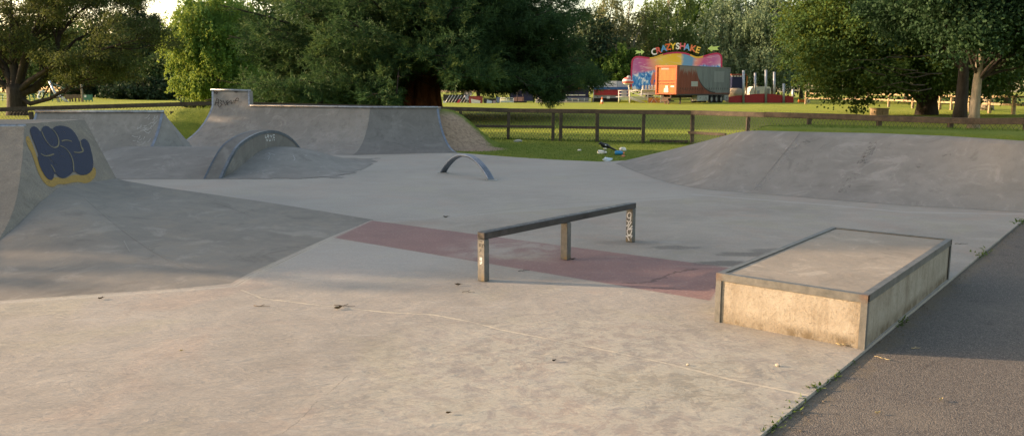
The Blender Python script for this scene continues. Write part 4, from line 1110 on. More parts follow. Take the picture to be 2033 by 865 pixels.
for i in range(8):
    px = r.uniform(1640, 1800); py = r.uniform(95, 190); S = at(px + 80, py + r.uniform(-6, 14), 45.5); T_ = at(px - 15, py + r.uniform(-14, 10), 44.4)
    mid = S.lerp(T_, .5) + V((0, 0, r.uniform(-.3, .4)))
    mb.tube([S, S.lerp(mid, .6) + V(r.normal(0, .1, 3)), mid + V(r.normal(0, .1, 3)), T_], [.045, .035, .025, .01], 5)
mb.build('bare_branches', BARK, mp, recalc=False)

# ---- the two trunks near the fence on the right ------------------------------------
LM_RT = leafmat('dark_maple_foliage', (.026, .048, .023), (.045, .074, .032), (.07, .10, .036), .3, .5, .3)  # a darker green than the large maple
def fencetree(px, Y, rad, seed, bark, label, lob, n, h=9.0):
    return broadleaf('maple_tree', px_x(px, Y), Y, h, rad, lob, n, 200, .36, .14, LM_RT, bark, label, seed, nl=30, lo=.3, wfrac=.75, droop=.3, twobark=True)
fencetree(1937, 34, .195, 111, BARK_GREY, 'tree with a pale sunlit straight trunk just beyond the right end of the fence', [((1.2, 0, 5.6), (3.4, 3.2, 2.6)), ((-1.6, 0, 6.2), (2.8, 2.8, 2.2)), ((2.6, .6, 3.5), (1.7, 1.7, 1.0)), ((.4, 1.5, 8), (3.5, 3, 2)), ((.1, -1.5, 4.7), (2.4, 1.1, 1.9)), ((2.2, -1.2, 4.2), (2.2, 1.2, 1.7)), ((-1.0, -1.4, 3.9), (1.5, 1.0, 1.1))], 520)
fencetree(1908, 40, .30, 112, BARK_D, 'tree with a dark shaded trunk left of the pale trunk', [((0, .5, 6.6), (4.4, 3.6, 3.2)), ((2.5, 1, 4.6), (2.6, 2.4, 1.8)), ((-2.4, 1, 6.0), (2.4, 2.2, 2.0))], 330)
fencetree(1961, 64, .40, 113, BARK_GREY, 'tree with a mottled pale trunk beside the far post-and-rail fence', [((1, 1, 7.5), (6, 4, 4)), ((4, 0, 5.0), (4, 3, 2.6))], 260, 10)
LM_BR = leafmat('bright_branch_foliage', (.07, .12, .022), (.11, .165, .04), (.15, .2, .055), .4, .5, .3)
broadleaf('young_tree', 13.6, 18.4, 5.0, .06, [((-.55, -.1, 3.15), (.75, .6, .36)), ((0, .3, 3.8), (1.0, .9, .7))], 46, 26, .16, .13, LM_BR, BARK, 'small bright green tree poking in at the right edge of the picture above the bank', 114, nl=18, lo=.2)
woodtree(1700, 92, 13, 6.0, 121, LM_DK, 'dark tree behind the planter far right', 170)
woodtree(1800, 96, 13, 6.5, 122, LM_DK, 'dark tree behind the low maple branches', 170)
woodtree(1900, 92, 12, 6.5, 123, LM_DK, 'dark tree behind the far post-and-rail fence', 170)
woodtree(2000, 88, 12, 6.5, 124, LM_MID, 'green tree behind the right end of the far fence', 170)

# ---- trees to the left of the park, out of the picture, whose shade covers the ramps -
LM_SH = leafmat('boundary_foliage', (.03, .05, .02), (.05, .075, .028), (.07, .095, .035), .3)
def shadetree(c, X, w_, h, seed, label, n=420, low=2.5):
    y = c - .1726 * X
    return broadleaf('boundary_tree', X, y, h, .4, [((0, 0, h * .5 + low * .5), (w_ * 1.1, w_, h * .5 - low * .5)), ((.5, w_ * .2, h * .62), (w_, w_ * .8, h * .33)), ((-.4, -w_ * .12, h * .42), (w_, w_ * .88, h * .26))], n, 62, .5, .42, LM_SH, BARK, label, seed, nl=20, lo=.2, wfrac=.7)
shadetree(11.45, -29, 3.9, 14.3, 131, 'leafy boundary tree nearest the entrance side of the skate park', 900)
shadetree(16.4, -31, 3.8, 14.5, 132, 'tall leafy boundary tree level with the flat floor of the skate park', 700)
shadetree(20.2, -27, 2.0, 12.0, 133, 'narrow leafy boundary tree level with the rainbow rail', 260)
shadetree(28.0, -30, 2.7, 10.0, 134, 'leafy boundary tree level with the chain-link fence', 420)
# ------------------------------------------------------------------ fence along the park
def woodmat(name, c1, c2, sc=6):
    s = SH(name, .85, .25); n = s.noise(sc, 6, .65, s.scl((1, 1, 1))); n2 = s.noise(40, 4, .7)
    col = s.ramp(n, [(.3, c1), (.7, c2)]); col = s.mix(s.rng(n2, .4, .7, 0, .5), col, tuple(x * .5 for x in c1))
    return s.done(col, s.bump(n2, .5, .01))
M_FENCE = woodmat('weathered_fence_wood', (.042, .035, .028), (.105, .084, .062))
M_WOOD = woodmat('pale_wood', (.24, .18, .11), (.42, .33, .21))
M_WIRE = plain('fence_wire', (.06, .06, .05), .7, 0)
fl_ = [V((-32, 25.2, 0)), V((-18, 26.6, 0)), V((-10, 27.2, 0)), V((-.1, 27.1, 0)), V((5.46, 24.6, 0)), V((9.9, 17.3, 0)), V((13.5, 11.6, 0))]
def fence_at(px):
    dx = (px - CX) / F
    for a, b in zip(fl_[:-1], fl_[1:]):
        f = lambda p: p.x - dx * (p.y * math.cos(PITCH) + .25)
        if f(a) * f(b) <= 0: t = f(a) / (f(a) - f(b)); return a.lerp(b, t)
    return None
root = empty('chain_link_fence', (0, 27.1, 0), 0, 'weathered wooden post-and-rail fence faced with chain-link mesh, behind the skate park', 'fence')
posts_px = [915, 1010, 1098, 1113.5, 1185, 1277, 1373, 1483, 1603, 1740, 1880, 2029]
pp = [fence_at(p) for p in posts_px if fence_at(p)]
pp += [V((x, 26.6 - (-18 - x) * .1, 0)) for x in np.arange(-31, -18, 2.1)]
for px in (345, 357): pp.append(fence_at(px))
pp += [fl_[1].lerp(fl_[2], t) for t in (0.02, .27, .52)]
HT = 1.0
def ftop(p): return .98 + .0 * p.x
for p in pp:
    z0 = min(Hs(p.x, p.y), .25)
    lean = V((random.uniform(-.025, .025), random.uniform(-.02, .02), 0)); w_ = random.uniform(.098, .118)
    mb = MB(); mb.beam(V((p.x, p.y, z0 - .15)) - lean, V((p.x, p.y, z0 + .93)), w_, w_ * .92, (1, 0, 0), .008); mb.build('post', M_FENCE, root)
def dense(pts, st=1.6):
    out = []
    for a, b in zip(pts[:-1], pts[1:]):
        n = max(1, int((b - a).length / st))
        for i in range(n): out.append(a.lerp(b, i / n))
    return out + [pts[-1]]
def gh(p): return min(Hs(p.x, p.y), .25)
for a, b in zip(fl_[:-1], fl_[1:]):
    za, zb_ = gh(a), gh(b)
    n = max(1, round((b - a).length / 3.4))
    for i in range(n):
        p = a.lerp(b, i / n); q_ = a.lerp(b, (i + 1) / n); zp = za + (zb_ - za) * i / n; zq = za + (zb_ - za) * (i + 1) / n
        nn = V(((b - a).y, -(b - a).x, 0)).normalized()
        j = V((0, 0, random.uniform(-.008, .008)))
        MB().beam(p + V((0, 0, zp + .955)) + nn * .055 + j, q_ + V((0, 0, zq + .955)) + nn * .055 + j, .045, .11, bev=.006).build('rail', M_FENCE, root)
        MB().beam(p + V((0, 0, zp + 1.022)) + j, q_ + V((0, 0, zq + 1.022)) + j, .15, .022).build('cap_rail', M_FENCE, root)
for (pa, pb, h) in ((940, 1098, .45), (1113.5, 1272, .45), (1366, 1440, .36), (1290, 1366, .08)):
    a, b = fence_at(pa), fence_at(pb)
    MB().beam(a + V((0, 0, gh(a) + h)), b + V((0, 0, gh(b) + h)), .045, .085, bev=.006).build('mid_rail', M_FENCE, root)
mb = MB()
def wire(a, b, r=.0047):
    d = (b - a).normalized(); x = d.orthogonal().normalized() * r; y = d.cross(x)
    mb.add([a + x, a - x * .5 + y * .87, a - x * .5 - y * .87, b + x, b - x * .5 + y * .87, b - x * .5 - y * .87], [(0, 1, 4, 3), (1, 2, 5, 4), (2, 0, 3, 5)])
for a, b in zip(fl_[:-1], fl_[1:]):
    L_ = (b - a).length; d = (b - a) / L_; za, zb_ = gh(a), gh(b); nn = V((d.y, -d.x, 0)) * .036; hgt = .86; pit = .105; sl_ = .62 * hgt
    k = -sl_
    while k < L_:
        for s0, s1 in ((k, k + sl_), (k + sl_, k)):
            t0, t1 = 0.0, 1.0
            u0, u1 = s0, s1
            def clipv(u): return (u - s0) / (s1 - s0)
            lo, hi = sorted((clipv(0), clipv(L_))); t0 = max(0, lo); t1 = min(1, hi)
            if t1 - t0 > .02:
                A_ = s0 + (s1 - s0) * t0; B_ = s0 + (s1 - s0) * t1
                pa = a + d * A_ + nn + V((0, 0, za + (zb_ - za) * A_ / L_ + .04 + hgt * t0)); pb = a + d * B_ + nn + V((0, 0, za + (zb_ - za) * B_ / L_ + .04 + hgt * t1))
                wire(pa, pb)
        k += pit
    for h in (.04, .9): wire(a + nn + V((0, 0, za + h)), b + nn + V((0, 0, zb_ + h)))
mb.build('wire_mesh', M_WIRE, root, recalc=False)['kind'] = 'stuff'

# ------------------------------------------------------------------ far fence, planter on the right
M_FENCE2 = woodmat('pale_fence_wood', (.26, .19, .11), (.45, .35, .22))  # paler wood than the near fence
root = empty('rail_fence', (px_x(1867, 66), 66, 0), 0, 'far post-and-two-rail wooden fence running under the dark trees on the right', 'fence')
ff = [(1600, 84), (1722, 78), (1867, 66), (1890, 64.5), (2014, 52), (2110, 46)]
fp = [V((px_x(p, Y), Y, Hs(px_x(p, Y), Y))) for p, Y in ff]
fpd = dense(fp, 4.0)
for p in fpd: MB().box((p.x - .1, p.y - .08, p.z - .2), (p.x + .1, p.y + .08, p.z + 1.25), None, .01).build('post', M_FENCE2, root)
for a, b in zip(fp[:-1], fp[1:]):
    for h in (.62, 1.12): MB().beam(a + V((0, -.1, h)), b + V((0, -.1, h)), .05, .14).build('rail', M_FENCE2, root)
pxp, PY = 1753, 51.0
x0 = at(1741, 222, PY).x; x1 = at(1764, 222, PY).x; z0 = Hs((x0 + x1) / 2, PY); zt = at(1750, 215, PY).z
root = empty('planter', ((x0 + x1) / 2, PY, z0), 0, 'square timber planter box standing on the grass under the maple', 'planter')
mb = MB(); Wp = x1 - x0
for i in range(2):
    mb.box((x0 + i * Wp / 2 + .01, PY, z0 - .05), (x0 + (i + 1) * Wp / 2 - .01, PY + .06, zt - .05), None, .01)
mb.box((x0, PY + .9, z0 - .05), (x1, PY + .96, zt - .05)); mb.box((x0 - .02, PY + .02, z0 - .05), (x0 + .03, PY + .94, zt - .05)); mb.box((x1 - .03, PY + .02, z0 - .05), (x1 + .02, PY + .94, zt - .05))
mb.build('side_boards', M_FENCE2, root)
mb = MB(); mb.box((x0 - .06, PY - .05, zt - .05), (x1 + .06, PY + .05, zt)); mb.box((x0 - .06, PY + .9, zt - .05), (x1 + .06, PY + 1.0, zt)); mb.box((x0 - .06, PY + .051, zt - .05), (x0 + .05, PY + .899, zt)); mb.box((x1 - .05, PY + .051, zt - .05), (x1 + .06, PY + .899, zt))
mb.build('rim', M_WOOD, root)
mb = MB(); mb.poly([V((x0 + .03, PY + .05, zt - .12)), V((x1 - .03, PY + .05, zt - .12)), V((x1 - .03, PY + .9, zt - .12)), V((x0 + .03, PY + .9, zt - .12))]); mb.build('soil', plain('soil', (.06, .045, .03), .95), root)

# ------------------------------------------------------------------ fairground
def colr(name, c, rough=.45, metal=0, var=.12, dirt=None, sc=3): return plain(name, c, rough, metal, var, sc, .4, 0, dirt)
M_WHITE = colr('white_paint', (.72, .72, .70)); M_RED = colr('red_paint', (.36, .025, .03)); M_BLUE = colr('blue_paint', (.03, .06, .22)); M_BLACK = colr('black_rubber', (.015, .015, .015), .8)
M_POLE = colr('pole_metal', (.42, .44, .46), .4, .5); M_YEL = colr('yellow_paint', (.62, .45, .03)); M_TARP = colr('white_canvas', (.62, .61, .60), .8); M_GREEN = colr('green_paint', (.03, .13, .085)); M_DARKM = colr('dark_metal', (.035, .033, .032), .6, .3)
M_NAVY = colr('navy_panel', (.015, .018, .06)); M_CREAM = colr('cream_paint', (.62, .60, .52)); M_PINKRED = colr('bright_red_canvas', (.55, .03, .07), .7); M_LBLUE = colr('pale_blue_sheet', (.42, .48, .62), .7)

BFONT = None
def text(name, body, size, M, mat, parent, ext=.01, off=0.0, align='CENTER'):
    cu = bpy.data.curves.new('t', 'FONT'); cu.body = body; cu.size = size; cu.extrude = ext; cu.offset = off; cu.align_x = align; cu.align_y = 'CENTER'
    to = bpy.data.objects.new('t', cu); me = bpy.data.meshes.new_from_object(to); me.name = name
    bpy.data.objects.remove(to); bpy.data.curves.remove(cu)
    inv = wmat(parent).inverted() if parent is not None else Matrix.Identity(4)
    me.transform(inv @ M); me.update()
    return link(name, me, mat, parent)

# ---- ride backboard
BY = 106.0; bx = px_x(1340, BY); bz = Hs(bx, BY); mpp = BY / F * 1.012
rzb = R(-10)
root = empty('ride_backboard', (bx, BY, bz), rzb, 'large scalloped fairground backboard painted with waves and sunset colours, behind the trailer', 'fairground ride')
MBd = Matrix.Translation((bx, BY, bz)) @ Matrix.Rotation(rzb, 4, 'Z')
def bp_(px, py, y=0.0): return V(((px - 1340) * mpp / math.cos(rzb), y, (207 - py) * mpp))
k6 = 1 / 6.177
out_px = [(95, 640), (93, 420), (98, 320), (106, 290), (122, 268), (145, 255), (172, 250), (215, 254), (265, 262), (310, 268), (350, 266), (390, 252), (430, 236), (475, 222), (520, 213), (570, 208), (620, 205), (670, 208), (720, 215), (760, 228), (800, 245), (835, 259), (870, 264), (910, 257), (960, 241), (1010, 228), (1050, 220), (1085, 218), (1112, 228), (1132, 250), (1143, 290), (1146, 420), (1146, 640)]
ol = [bp_(1240 + x * k6, 80 + y * k6) for x, y in out_px]
s = SH('painted_mural', .5, .4)
g = s.sep(); X_, Z_ = g[0], g[2]
wv = s.vm('ADD', s.obj, s.vm('MULTIPLY', s.vm('SUBTRACT', s.noise(.6, 3, .6, None, 0, True), (.5, .5, .5)), (1.2, 0, 1.2)))
gw = s.sep(wv)
cen = s.m('ABSOLUTE', s.m('ADD', gw[0], .3))
col = s.ramp(s.rng(s.m('ADD', s.m('MULTIPLY', s.m('ABSOLUTE', s.m('ADD', cen, -.2)), .55), s.m('MULTIPLY', s.m('SUBTRACT', 5.6, gw[2]), .22)), 0, 3.2, smooth=False), [(.0, (.75, .50, .03)), (.3, (.78, .55, .08)), (.48, (.72, .30, .22)), (.65, (.50, .10, .26)), (.85, (.42, .12, .32)), (1, (.6, .3, .45))])
br_ = s.noise(1.1, 6, .7, s.scl((.6, 1, 2)), .5)
col = s.mix(s.rng(br_, .52, .66, 0, .5), col, (.74, .62, .58))
bl = s.m('MULTIPLY', s.rng(gw[0], .6, 1.0), s.rng(gw[0], 2.6, 2.0)); bl = s.m('MULTIPLY', bl, s.rng(gw[2], 4.0, 4.4))
col = s.mix(s.m('MULTIPLY', bl, .9), col, (.06, .28, .55))
sea = s.m('MULTIPLY', s.rng(s.m('ADD', gw[2], s.m('MULTIPLY', gw[0], -.10)), 4.35, 3.9), 1.0)
wave = s.noise(.9, 7, .72, s.vm('MULTIPLY', s.obj, (1.5, 1, .8)), 1.6)
seac = s.ramp(wave, [(.30, (.012, .06, .26)), (.46, (.02, .17, .52)), (.54, (.10, .36, .68)), (.60, (.72, .78, .82)), (.75, (.8, .82, .82))])
col = s.mix(sea, col, seac)
org = s.rng(s.vm('LENGTH', s.vm('MULTIPLY', s.vm('SUBTRACT', wv, (-2.35, 0, 2.4)), (1.0, 0, .62))), .75, .95, 1, 0)
col = s.mix(s.m('MULTIPLY', org, s.rng(wave, .42, .5)), col, (.66, .19, .10))
org2 = s.rng(s.vm('LENGTH', s.vm('MULTIPLY', s.vm('SUBTRACT', wv, (-2.2, 0, 1.55)), (.62, 0, 1.9))), .7, .85, 1, 0)
col = s.mix(s.m('MULTIPLY', org2, .9), col, s.ramp(br_, [(.4, (.5, .14, .02)), (.6, (.72, .38, .04))]))
M_MURAL = s.done(col)
MBx = MB(); MBx.prism([MBd @ p for p in ol], MBd.to_3x3() @ V((0, .25, 0))); MBx.build('mural_panel', M_MURAL, root)
M_BORD = SH('red_yellow_border', .5, .4); s = M_BORD; f = s.rng(s.sep()[2], 1.6, 2.0)
f2 = s.m('MULTIPLY', s.rng(s.m('ABSOLUTE', s.m('SUBTRACT', s.m('ABSOLUTE', s.m('ADD', s.sep()[0], .0)), 2.55)), .75, .9, 1, 0), s.rng(s.sep()[2], 4.6, 4.75))
cb = s.mix(f, (.66, .45, .05), (.45, .03, .10)); cb = s.mix(f2, cb, (.70, .45, .06)); M_BORD = s.done(cb)
inner = []
for i, p in enumerate(ol):
    a = ol[max(i-1, 0)]; b = ol[min(i+1, len(ol)-1)]; t = (b - a).normalized(); n = V((t.z, 0, -t.x)); inner.append(p + n * .20)
mb = MB()
rows = [[MBd @ (p + V((0, -.03, 0))), MBd @ (q_ + V((0, -.03, 0)))] for p, q_ in zip(ol, inner)]
mb.loft(rows); mb.loft([[r[0], r[0] + MBd.to_3x3() @ V((0, .028, 0))] for r in rows]); mb.build('border', M_BORD, root)
LET = [('C', 362, 207, 20, (.72, .72, .68)), ('R', 410, 190, 15, (.60, .10, .08)), ('A', 470, 168, 10, (.10, .32, .62)), ('Z', 520, 152, 5, (.70, .14, .03)), ('Y', 576, 145, 2, (.75, .55, .05)), ('S', 630, 143, 0, (.74, .74, .66)), ('H', 685, 145, -3, (.66, .16, .18)), ('A', 738, 157, -8, (.13, .36, .66)), ('K', 803, 171, -12, (.70, .20, .08)), ('E', 860, 189, -17, (.74, .50, .08))]
for ch, x, y, rot, c in LET:
    p = bp_(1240 + x * k6, 80 + y * k6, -.1)
    M = MBd @ Matrix.Translation(p) @ Matrix.Rotation(R(90), 4, 'X') @ Matrix.Rotation(R(rot), 4, 'Z')
    o = text('letter', ch, 1.10, M, colr('letter_paint', c, .4), root, .06, .032); o['label'] = 'letter ' + ch
mb = MB()
arc = [bp_(1240 + x * k6, 80 + y * k6, .1) for x, y in ((340, 262), (362, 232), (420, 212), (520, 178), (630, 166), (740, 180), (830, 206), (880, 226), (900, 262))]
mb.tube([MBd @ p for p in arc], .05, 6)
for (x, y, y2) in ((430, 200, 240), (520, 175, 215), (630, 165, 208), (740, 178, 222), (820, 200, 255)): mb.tube([MBd @ bp_(1240 + x * k6, 80 + y * k6, .1), MBd @ bp_(1240 + x * k6, 80 + y2 * k6, .1)], .05, 6)
for (x, y, y2) in ((195, 205, 262), (1045, 172, 228)): mb.tube([MBd @ bp_(1240 + x * k6, 80 + y * k6, .1), MBd @ bp_(1240 + x * k6, 80 + y2 * k6, .1)], .05, 6)
mb.build('letter_frame', M_DARKM, root)
M_LIME = colr('lime_paint', (.50, .68, .20), .5)
ar1 = [(138, 190), (160, 184), (208, 196), (205, 170), (248, 202), (212, 238), (210, 215), (160, 222), (136, 235), (160, 206)]
ar2 = [(974, 170), (1022, 132), (1026, 152), (1110, 142), (1078, 166), (1100, 192), (1030, 188), (1024, 206)]
for ar in (ar1, ar2):
    MB().prism([MBd @ bp_(1240 + x * k6, 80 + y * k6, -.1) for x, y in ar], MBd.to_3x3() @ V((0, .12, 0))).build('arrow', M_LIME, root)
# ---- steps and deck in front of the board
root = empty('ride_platform', (px_x(1265, 95), 95, Hs(px_x(1265, 95), 95)), 0, 'white railed ride deck with yellow-green skirts and sloping steps beside the trailer', 'fairground platform')
dz = Hs(px_x(1265, 95), 95); DY = 95.0
def dp(px, py, y=0): 
    p = at(px, py, DY); p.y = DY + y; return p
s = SH('skirt_panel', .5, .4); z_ = s.sep()[2]; n = s.noise(2, 4)
col = s.ramp(s.rng(z_, -.05, 1.1, smooth=False), [(.0, (.62, .62, .02)), (.22, (.62, .64, .06)), (.34, (.50, .58, .36)), (.8, (.46, .56, .44)), (.82, (.30, .36, .34)), (1, (.34, .40, .40))])
M_SKIRT = s.done(col)
def rectpx(name, x0, y0, x1, y1, mat, par, yoff=0, th=.05):
    a = dp(x0, y1, yoff); b = dp(x1, y0, yoff); return MB().box((a.x, DY + yoff, a.z), (b.x, DY + yoff + th, b.z)).build(name, mat, par)
rectpx('skirt_panel', 1227.3, 193.5, 1248.6, 206.5, M_SKIRT, root); rectpx('skirt_panel', 1250, 193.5, 1286, 206.5, M_SKIRT, root)
rectpx('skirt_panel', 1286.5, 194.5, 1311, 206.5, colr('orange_mural', (.52, .20, .08), .5, 0, .6, (.55, .45, .10), 1.5), root); rectpx('skirt_panel', 1311.5, 193.5, 1330, 206.5, colr('pale_green_panel', (.45, .55, .42)), root)
a = dp(1227.3, 193, 0); b = dp(1330, 192, 0); MB().box((a.x, DY - .02, a.z), (b.x, DY + 3.0, b.z)).build('deck', colr('deck_grey', (.35, .36, .36)), root)
def rail(pts, r_=.045):
    return MB().tube([dp(*p) for p in pts], r_, 6).build('railing', M_WHITE, root)
for y in (180, 186, 192): rail([(1228, y), (1249, y)])
for x in (1228.3, 1248.8): rail([(x, 179.5), (x, 206)])
rail([(1249, 180), (1312, 180)]); rail([(1286.5, 180), (1286.5, 206)]); rail([(1312, 190), (1312, 206)]); rail([(1249, 181), (1278, 192), (1279, 200)]); rail([(1250, 193), (1286, 206)]); rail([(1250, 195.5), (1280, 206.5)]); rail([(1268, 187), (1312, 187.5)]); rail([(1291, 206), (1298, 195), (1306, 206)]); rail([(1308, 206), (1318, 196), (1322, 206)])
rectpx('notice_board', 1231, 181, 1246, 185, M_BLUE, root, -.06, .03); rectpx('notice_board', 1231, 187, 1246, 191, M_BLUE, root, -.06, .03)
for y in (182.3, 184.3, 188.2, 190.3): rectpx('notice_text', 1233.5, y - .45, 1244, y + .45, M_WHITE, root, -.075, .012)
for i in range(6):
    x = 1276 + i * 6.2; p = dp(x, 174, -.3); mb = MB(); mb.box((p.x - .11, DY - .3, p.z - .2), (p.x + .11, DY - .1, p.z + .28), None, .04); mb.box((p.x - .16, DY - .35, p.z - .34), (p.x + .16, DY - .02, p.z - .21), None, .03)
    mb.build('ride_seat', M_WHITE, root)
rectpx('seat_bench', 1273, 180.6, 1311, 189, colr('pale_grey', (.55, .57, .60)), root, -.02, .3)
cur_ = [(1229.5, 204), (1231, 199), (1233, 197.2), (1233, 200), (1230.5, 201), (1234, 203), (1236, 200), (1237, 203), (1239, 200), (1240.5, 203), (1243, 200), (1243, 203), (1246, 200), (1247, 203)]
MB().tube([dp(x, y, -.03) for x, y in smoothpts(cur_, 2, False)], .022, 5).build('script_lettering', M_DARKM, root)
MB().tube([dp(x, y, -.03) for x, y in smoothpts([(1251, 203), (1253, 199), (1255, 203), (1257, 200), (1259, 204), (1262, 199), (1258, 206)], 2, False)], .022, 5).build('script_lettering', M_DARKM, root)
# ---- striped parasol on a bent pole
pr_ = dp(1249, 206, -.4)
root = empty('striped_parasol', (pr_.x, pr_.y, dz), 0, 'red and white striped balloon-shaped top on a bent white pole beside the backboard', 'ornament')
s = SH('red_white_stripes', .6, .3); z_ = s.sep()[2]
st = s.m('PINGPONG', s.m('MULTIPLY', z_, 1.0), .235); M_STR = s.done(s.mix(s.rng(st, .10, .13), (.62, .12, .10), (.72, .70, .66)))
c1 = dp(1243.5, 161.5, -.4); Mx = Matrix.Translation(c1)
prof_ = [(.0, -.42), (.2, -.40), (.42, -.28), (.52, -.08), (.5, .12), (.38, .30), (.2, .40), (0, .43)]
MB().lathe(prof_, 18, Mx).build('striped_top', M_STR, root)
c2 = dp(1251, 163, -.2); MB().lathe([(r_ * .75, z * .55) for r_, z in prof_], 16, Matrix.Translation(c2)).build('striped_top', M_STR, root)
c3 = dp(1248, 155.5, -.2); MB().lathe([(r_ * .55, z * .7) for r_, z in prof_], 14, Matrix.Translation(c3)).build('grey_cap', colr('grey_plastic', (.35, .36, .36)), root)
MB().tube([dp(1249.5, 206, -.4), dp(1249.5, 184, -.4), dp(1247.5, 173, -.4), dp(1246, 166, -.4)], .07, 8).build('pole', M_CREAM, root)

# ---- curtain-sided trailer
TY = 88.0; beta = R(51); tx = at(1342, 207, TY).x; tz = Hs(tx, TY) - .02
root = empty('box_trailer', (tx, TY, tz), beta, 'long orange and grey box trailer parked cabless in front of the fairground ride', 'trailer')
MT = Matrix.Translation((tx, TY, tz)) @ Matrix.Rotation(beta, 4, 'Z')
zb0, zt0, LT, WT = 1.12, 4.18, 13.6, 2.5
s = SH('orange_bulkhead', .5, .35); n = s.noise(2, 6, .7, s.scl((1, 1.5, .5))); z_ = s.sep()[2]
col = s.ramp(n, [(.3, (.48, .105, .02)), (.7, (.60, .165, .035))]); ribs = s.m('PINGPONG', z_, .14); col = s.mix(s.rng(ribs, .0, .02, .35, 0), col, (.25, .05, .015)); col = s.mix(s.rng(s.noise(7, 6, .8), .6, .72, 0, .5), col, (.3, .08, .03)); M_ORB = s.done(col)
M_ORF = colr('orange_frame', (.46, .10, .035), .5, 0, .3, (.22, .07, .035), 2)
s = SH('trailer_curtain', .65, .25); g = s.sep(); X_, Z_ = g[0], g[2]
n = s.noise(1.2, 6, .7, s.scl((1, 1, .3))); dr = s.noise(3.2, 4, .7, s.scl((1.6, 0, .06)))
redc = s.ramp(n, [(.3, (.15, .035, .02)), (.7, (.23, .06, .03))]); grey = s.ramp(n, [(.3, (.13, .15, .15)), (.7, (.20, .225, .225))])
cc_ = s.vm('LENGTH', s.vm('MULTIPLY', s.vm('SUBTRACT', s.obj, (9.6, 0, 4.4)), (1, 0, 1.62)))
gm = s.m('MAXIMUM', s.rng(cc_, 5.05, 4.95), s.rng(X_, 9.55, 9.62)); gm = s.m('MULTIPLY', gm, s.rng(Z_, 1.2, 1.25))
edge_ = s.m('MULTIPLY', s.rng(s.m('ABSOLUTE', s.m('SUBTRACT', cc_, 5.05)), .06, .14, 1, 0), s.rng(Z_, 2.9, 2.5)); edge_ = s.m('MULTIPLY', edge_, s.rng(X_, 9.8, 9.6))
drip = s.m('MULTIPLY', s.rng(s.m('ADD', dr, s.m('MULTIPLY', s.m('SUBTRACT', Z_, 3.35), .32)), .54, .60), s.rng(X_, .5, .8)); drip = s.m('MULTIPLY', drip, s.rng(Z_, 2.6, 3.4))
col = s.mix(s.m('MULTIPLY', drip, .75), redc, (.23, .22, .20)); col = s.mix(gm, col, grey); col = s.mix(edge_, col, (.03, .03, .032))
sq = s.m('MULTIPLY', s.m('MULTIPLY', s.rng(X_, 9.2, 9.25), s.rng(X_, 12.0, 11.95)), s.m('MULTIPLY', s.rng(Z_, 2.45, 2.5), s.rng(Z_, 3.75, 3.7))); col = s.mix(s.m('MULTIPLY', sq, .6), col, (.27, .29, .285))
buck = s.m('MULTIPLY', s.rng(s.m('PINGPONG', X_, .3), .20, .23), s.m('MULTIPLY', s.rng(Z_, 1.55, 1.6), s.rng(Z_, 1.86, 1.8))); col = s.mix(s.m('MULTIPLY', buck, .75), col, (.02, .02, .02))
buck2 = s.m('MULTIPLY', s.rng(s.noise(6, 3), .5, .6), s.rng(s.m('ABSOLUTE', s.m('SUBTRACT', Z_, 1.55)), .1, .22, .8, 0)); col = s.mix(s.m('MULTIPLY', buck2, s.rng(X_, 9, 8)), col, (.05, .02, .012))
M_CURT = s.done(col, s.bump(s.noise(1.5, 3, .5, s.scl((1.2, 0, .2))), .5, .15))
mb = MB(); mb.box((.12, .02, zb0), (LT - .08, WT - .02, zt0 - .08), MT); mb.build('side_curtain', M_CURT, root)
mb = MB(); mb.box((.03, .16, zb0 + .1), (.119, WT - .16, zt0 - .2), MT); bulk = mb.build('front_panel', M_ORB, root)
mb = MB(); mb.box((-.09, -.03, zb0 - .05), (.14, .155, zt0), MT, .02); mb.build('corner_post', M_ORF, root)
mb = MB(); mb.box((-.09, WT - .155, zb0 - .05), (.14, WT + .03, zt0), MT, .02); mb.build('corner_post', M_ORF, root)
mb = MB(); mb.box((-.088, .156, zt0 - .2), (.14, WT - .156, zt0 - .002), MT, .02); mb.build('top_frame', M_ORF, root)
mb = MB(); mb.box((-.085, .156, zb0 - .05), (.14, WT - .156, zb0 + .09), MT, .02); mb.build('bottom_frame', M_ORF, root)
mb = MB(); mb.box((LT - .079, -.03, zb0 - .05), (LT + .05, WT + .03, zt0), MT, .02); mb.build('rear_frame', colr('grey_frame', (.16, .17, .17)), root)
mb = MB(); mb.box((.141, -.02, zt0 - .079), (LT - .08, WT + .02, zt0 + .02), MT, .02); mb.build('roof', colr('dark_roof', (.10, .10, .10)), root)
mb = MB(); mb.box((.16, .02, zb0 - .16), (LT - .05, .16, zb0 - .003), MT); mb.box((.16, WT - .16, zb0 - .16), (LT - .05, WT - .02, zb0 - .003), MT); mb.box((.2, .7, zb0 - .42), (LT - .1, .86, zb0 - .004), MT); mb.box((.2, WT - .86, zb0 - .42), (LT - .1, WT - .7, zb0 - .004), MT)
for i in range(10): mb.box((.5 + i * 1.35, .161, zb0 - .14), (.6 + i * 1.35, WT - .161, zb0 - .05), MT)
mb.build('chassis', M_DARKM, root)
for y in (.45, WT - .6):
    mb = MB(); mb.box((1.9, y, .06), (2.02, y + .14, zb0 - .165), MT); mb.box((1.78, y - .05, 0), (2.14, y + .19, .055), MT); mb.build('landing_leg', M_DARKM, root)
mb = MB(); mb.beam(MT @ V((.35, .75, zb0 - .4)), MT @ V((.35, 1.75, zb0 - .4)), .3, .12); mb.box((-.3, .7, .30), (.9, 1.9, .42), MT, .02); mb.box((-.1, .9, .421), (.6, 1.7, .62), MT, .03); mb.box((-.25, .75, .02), (-.1, .9, .299), MT); mb.box((.7, 1.6, .02), (.85, 1.8, .299), MT); mb.build('dolly_stand', colr('rusty_brown', (.11, .07, .045), .8), root)
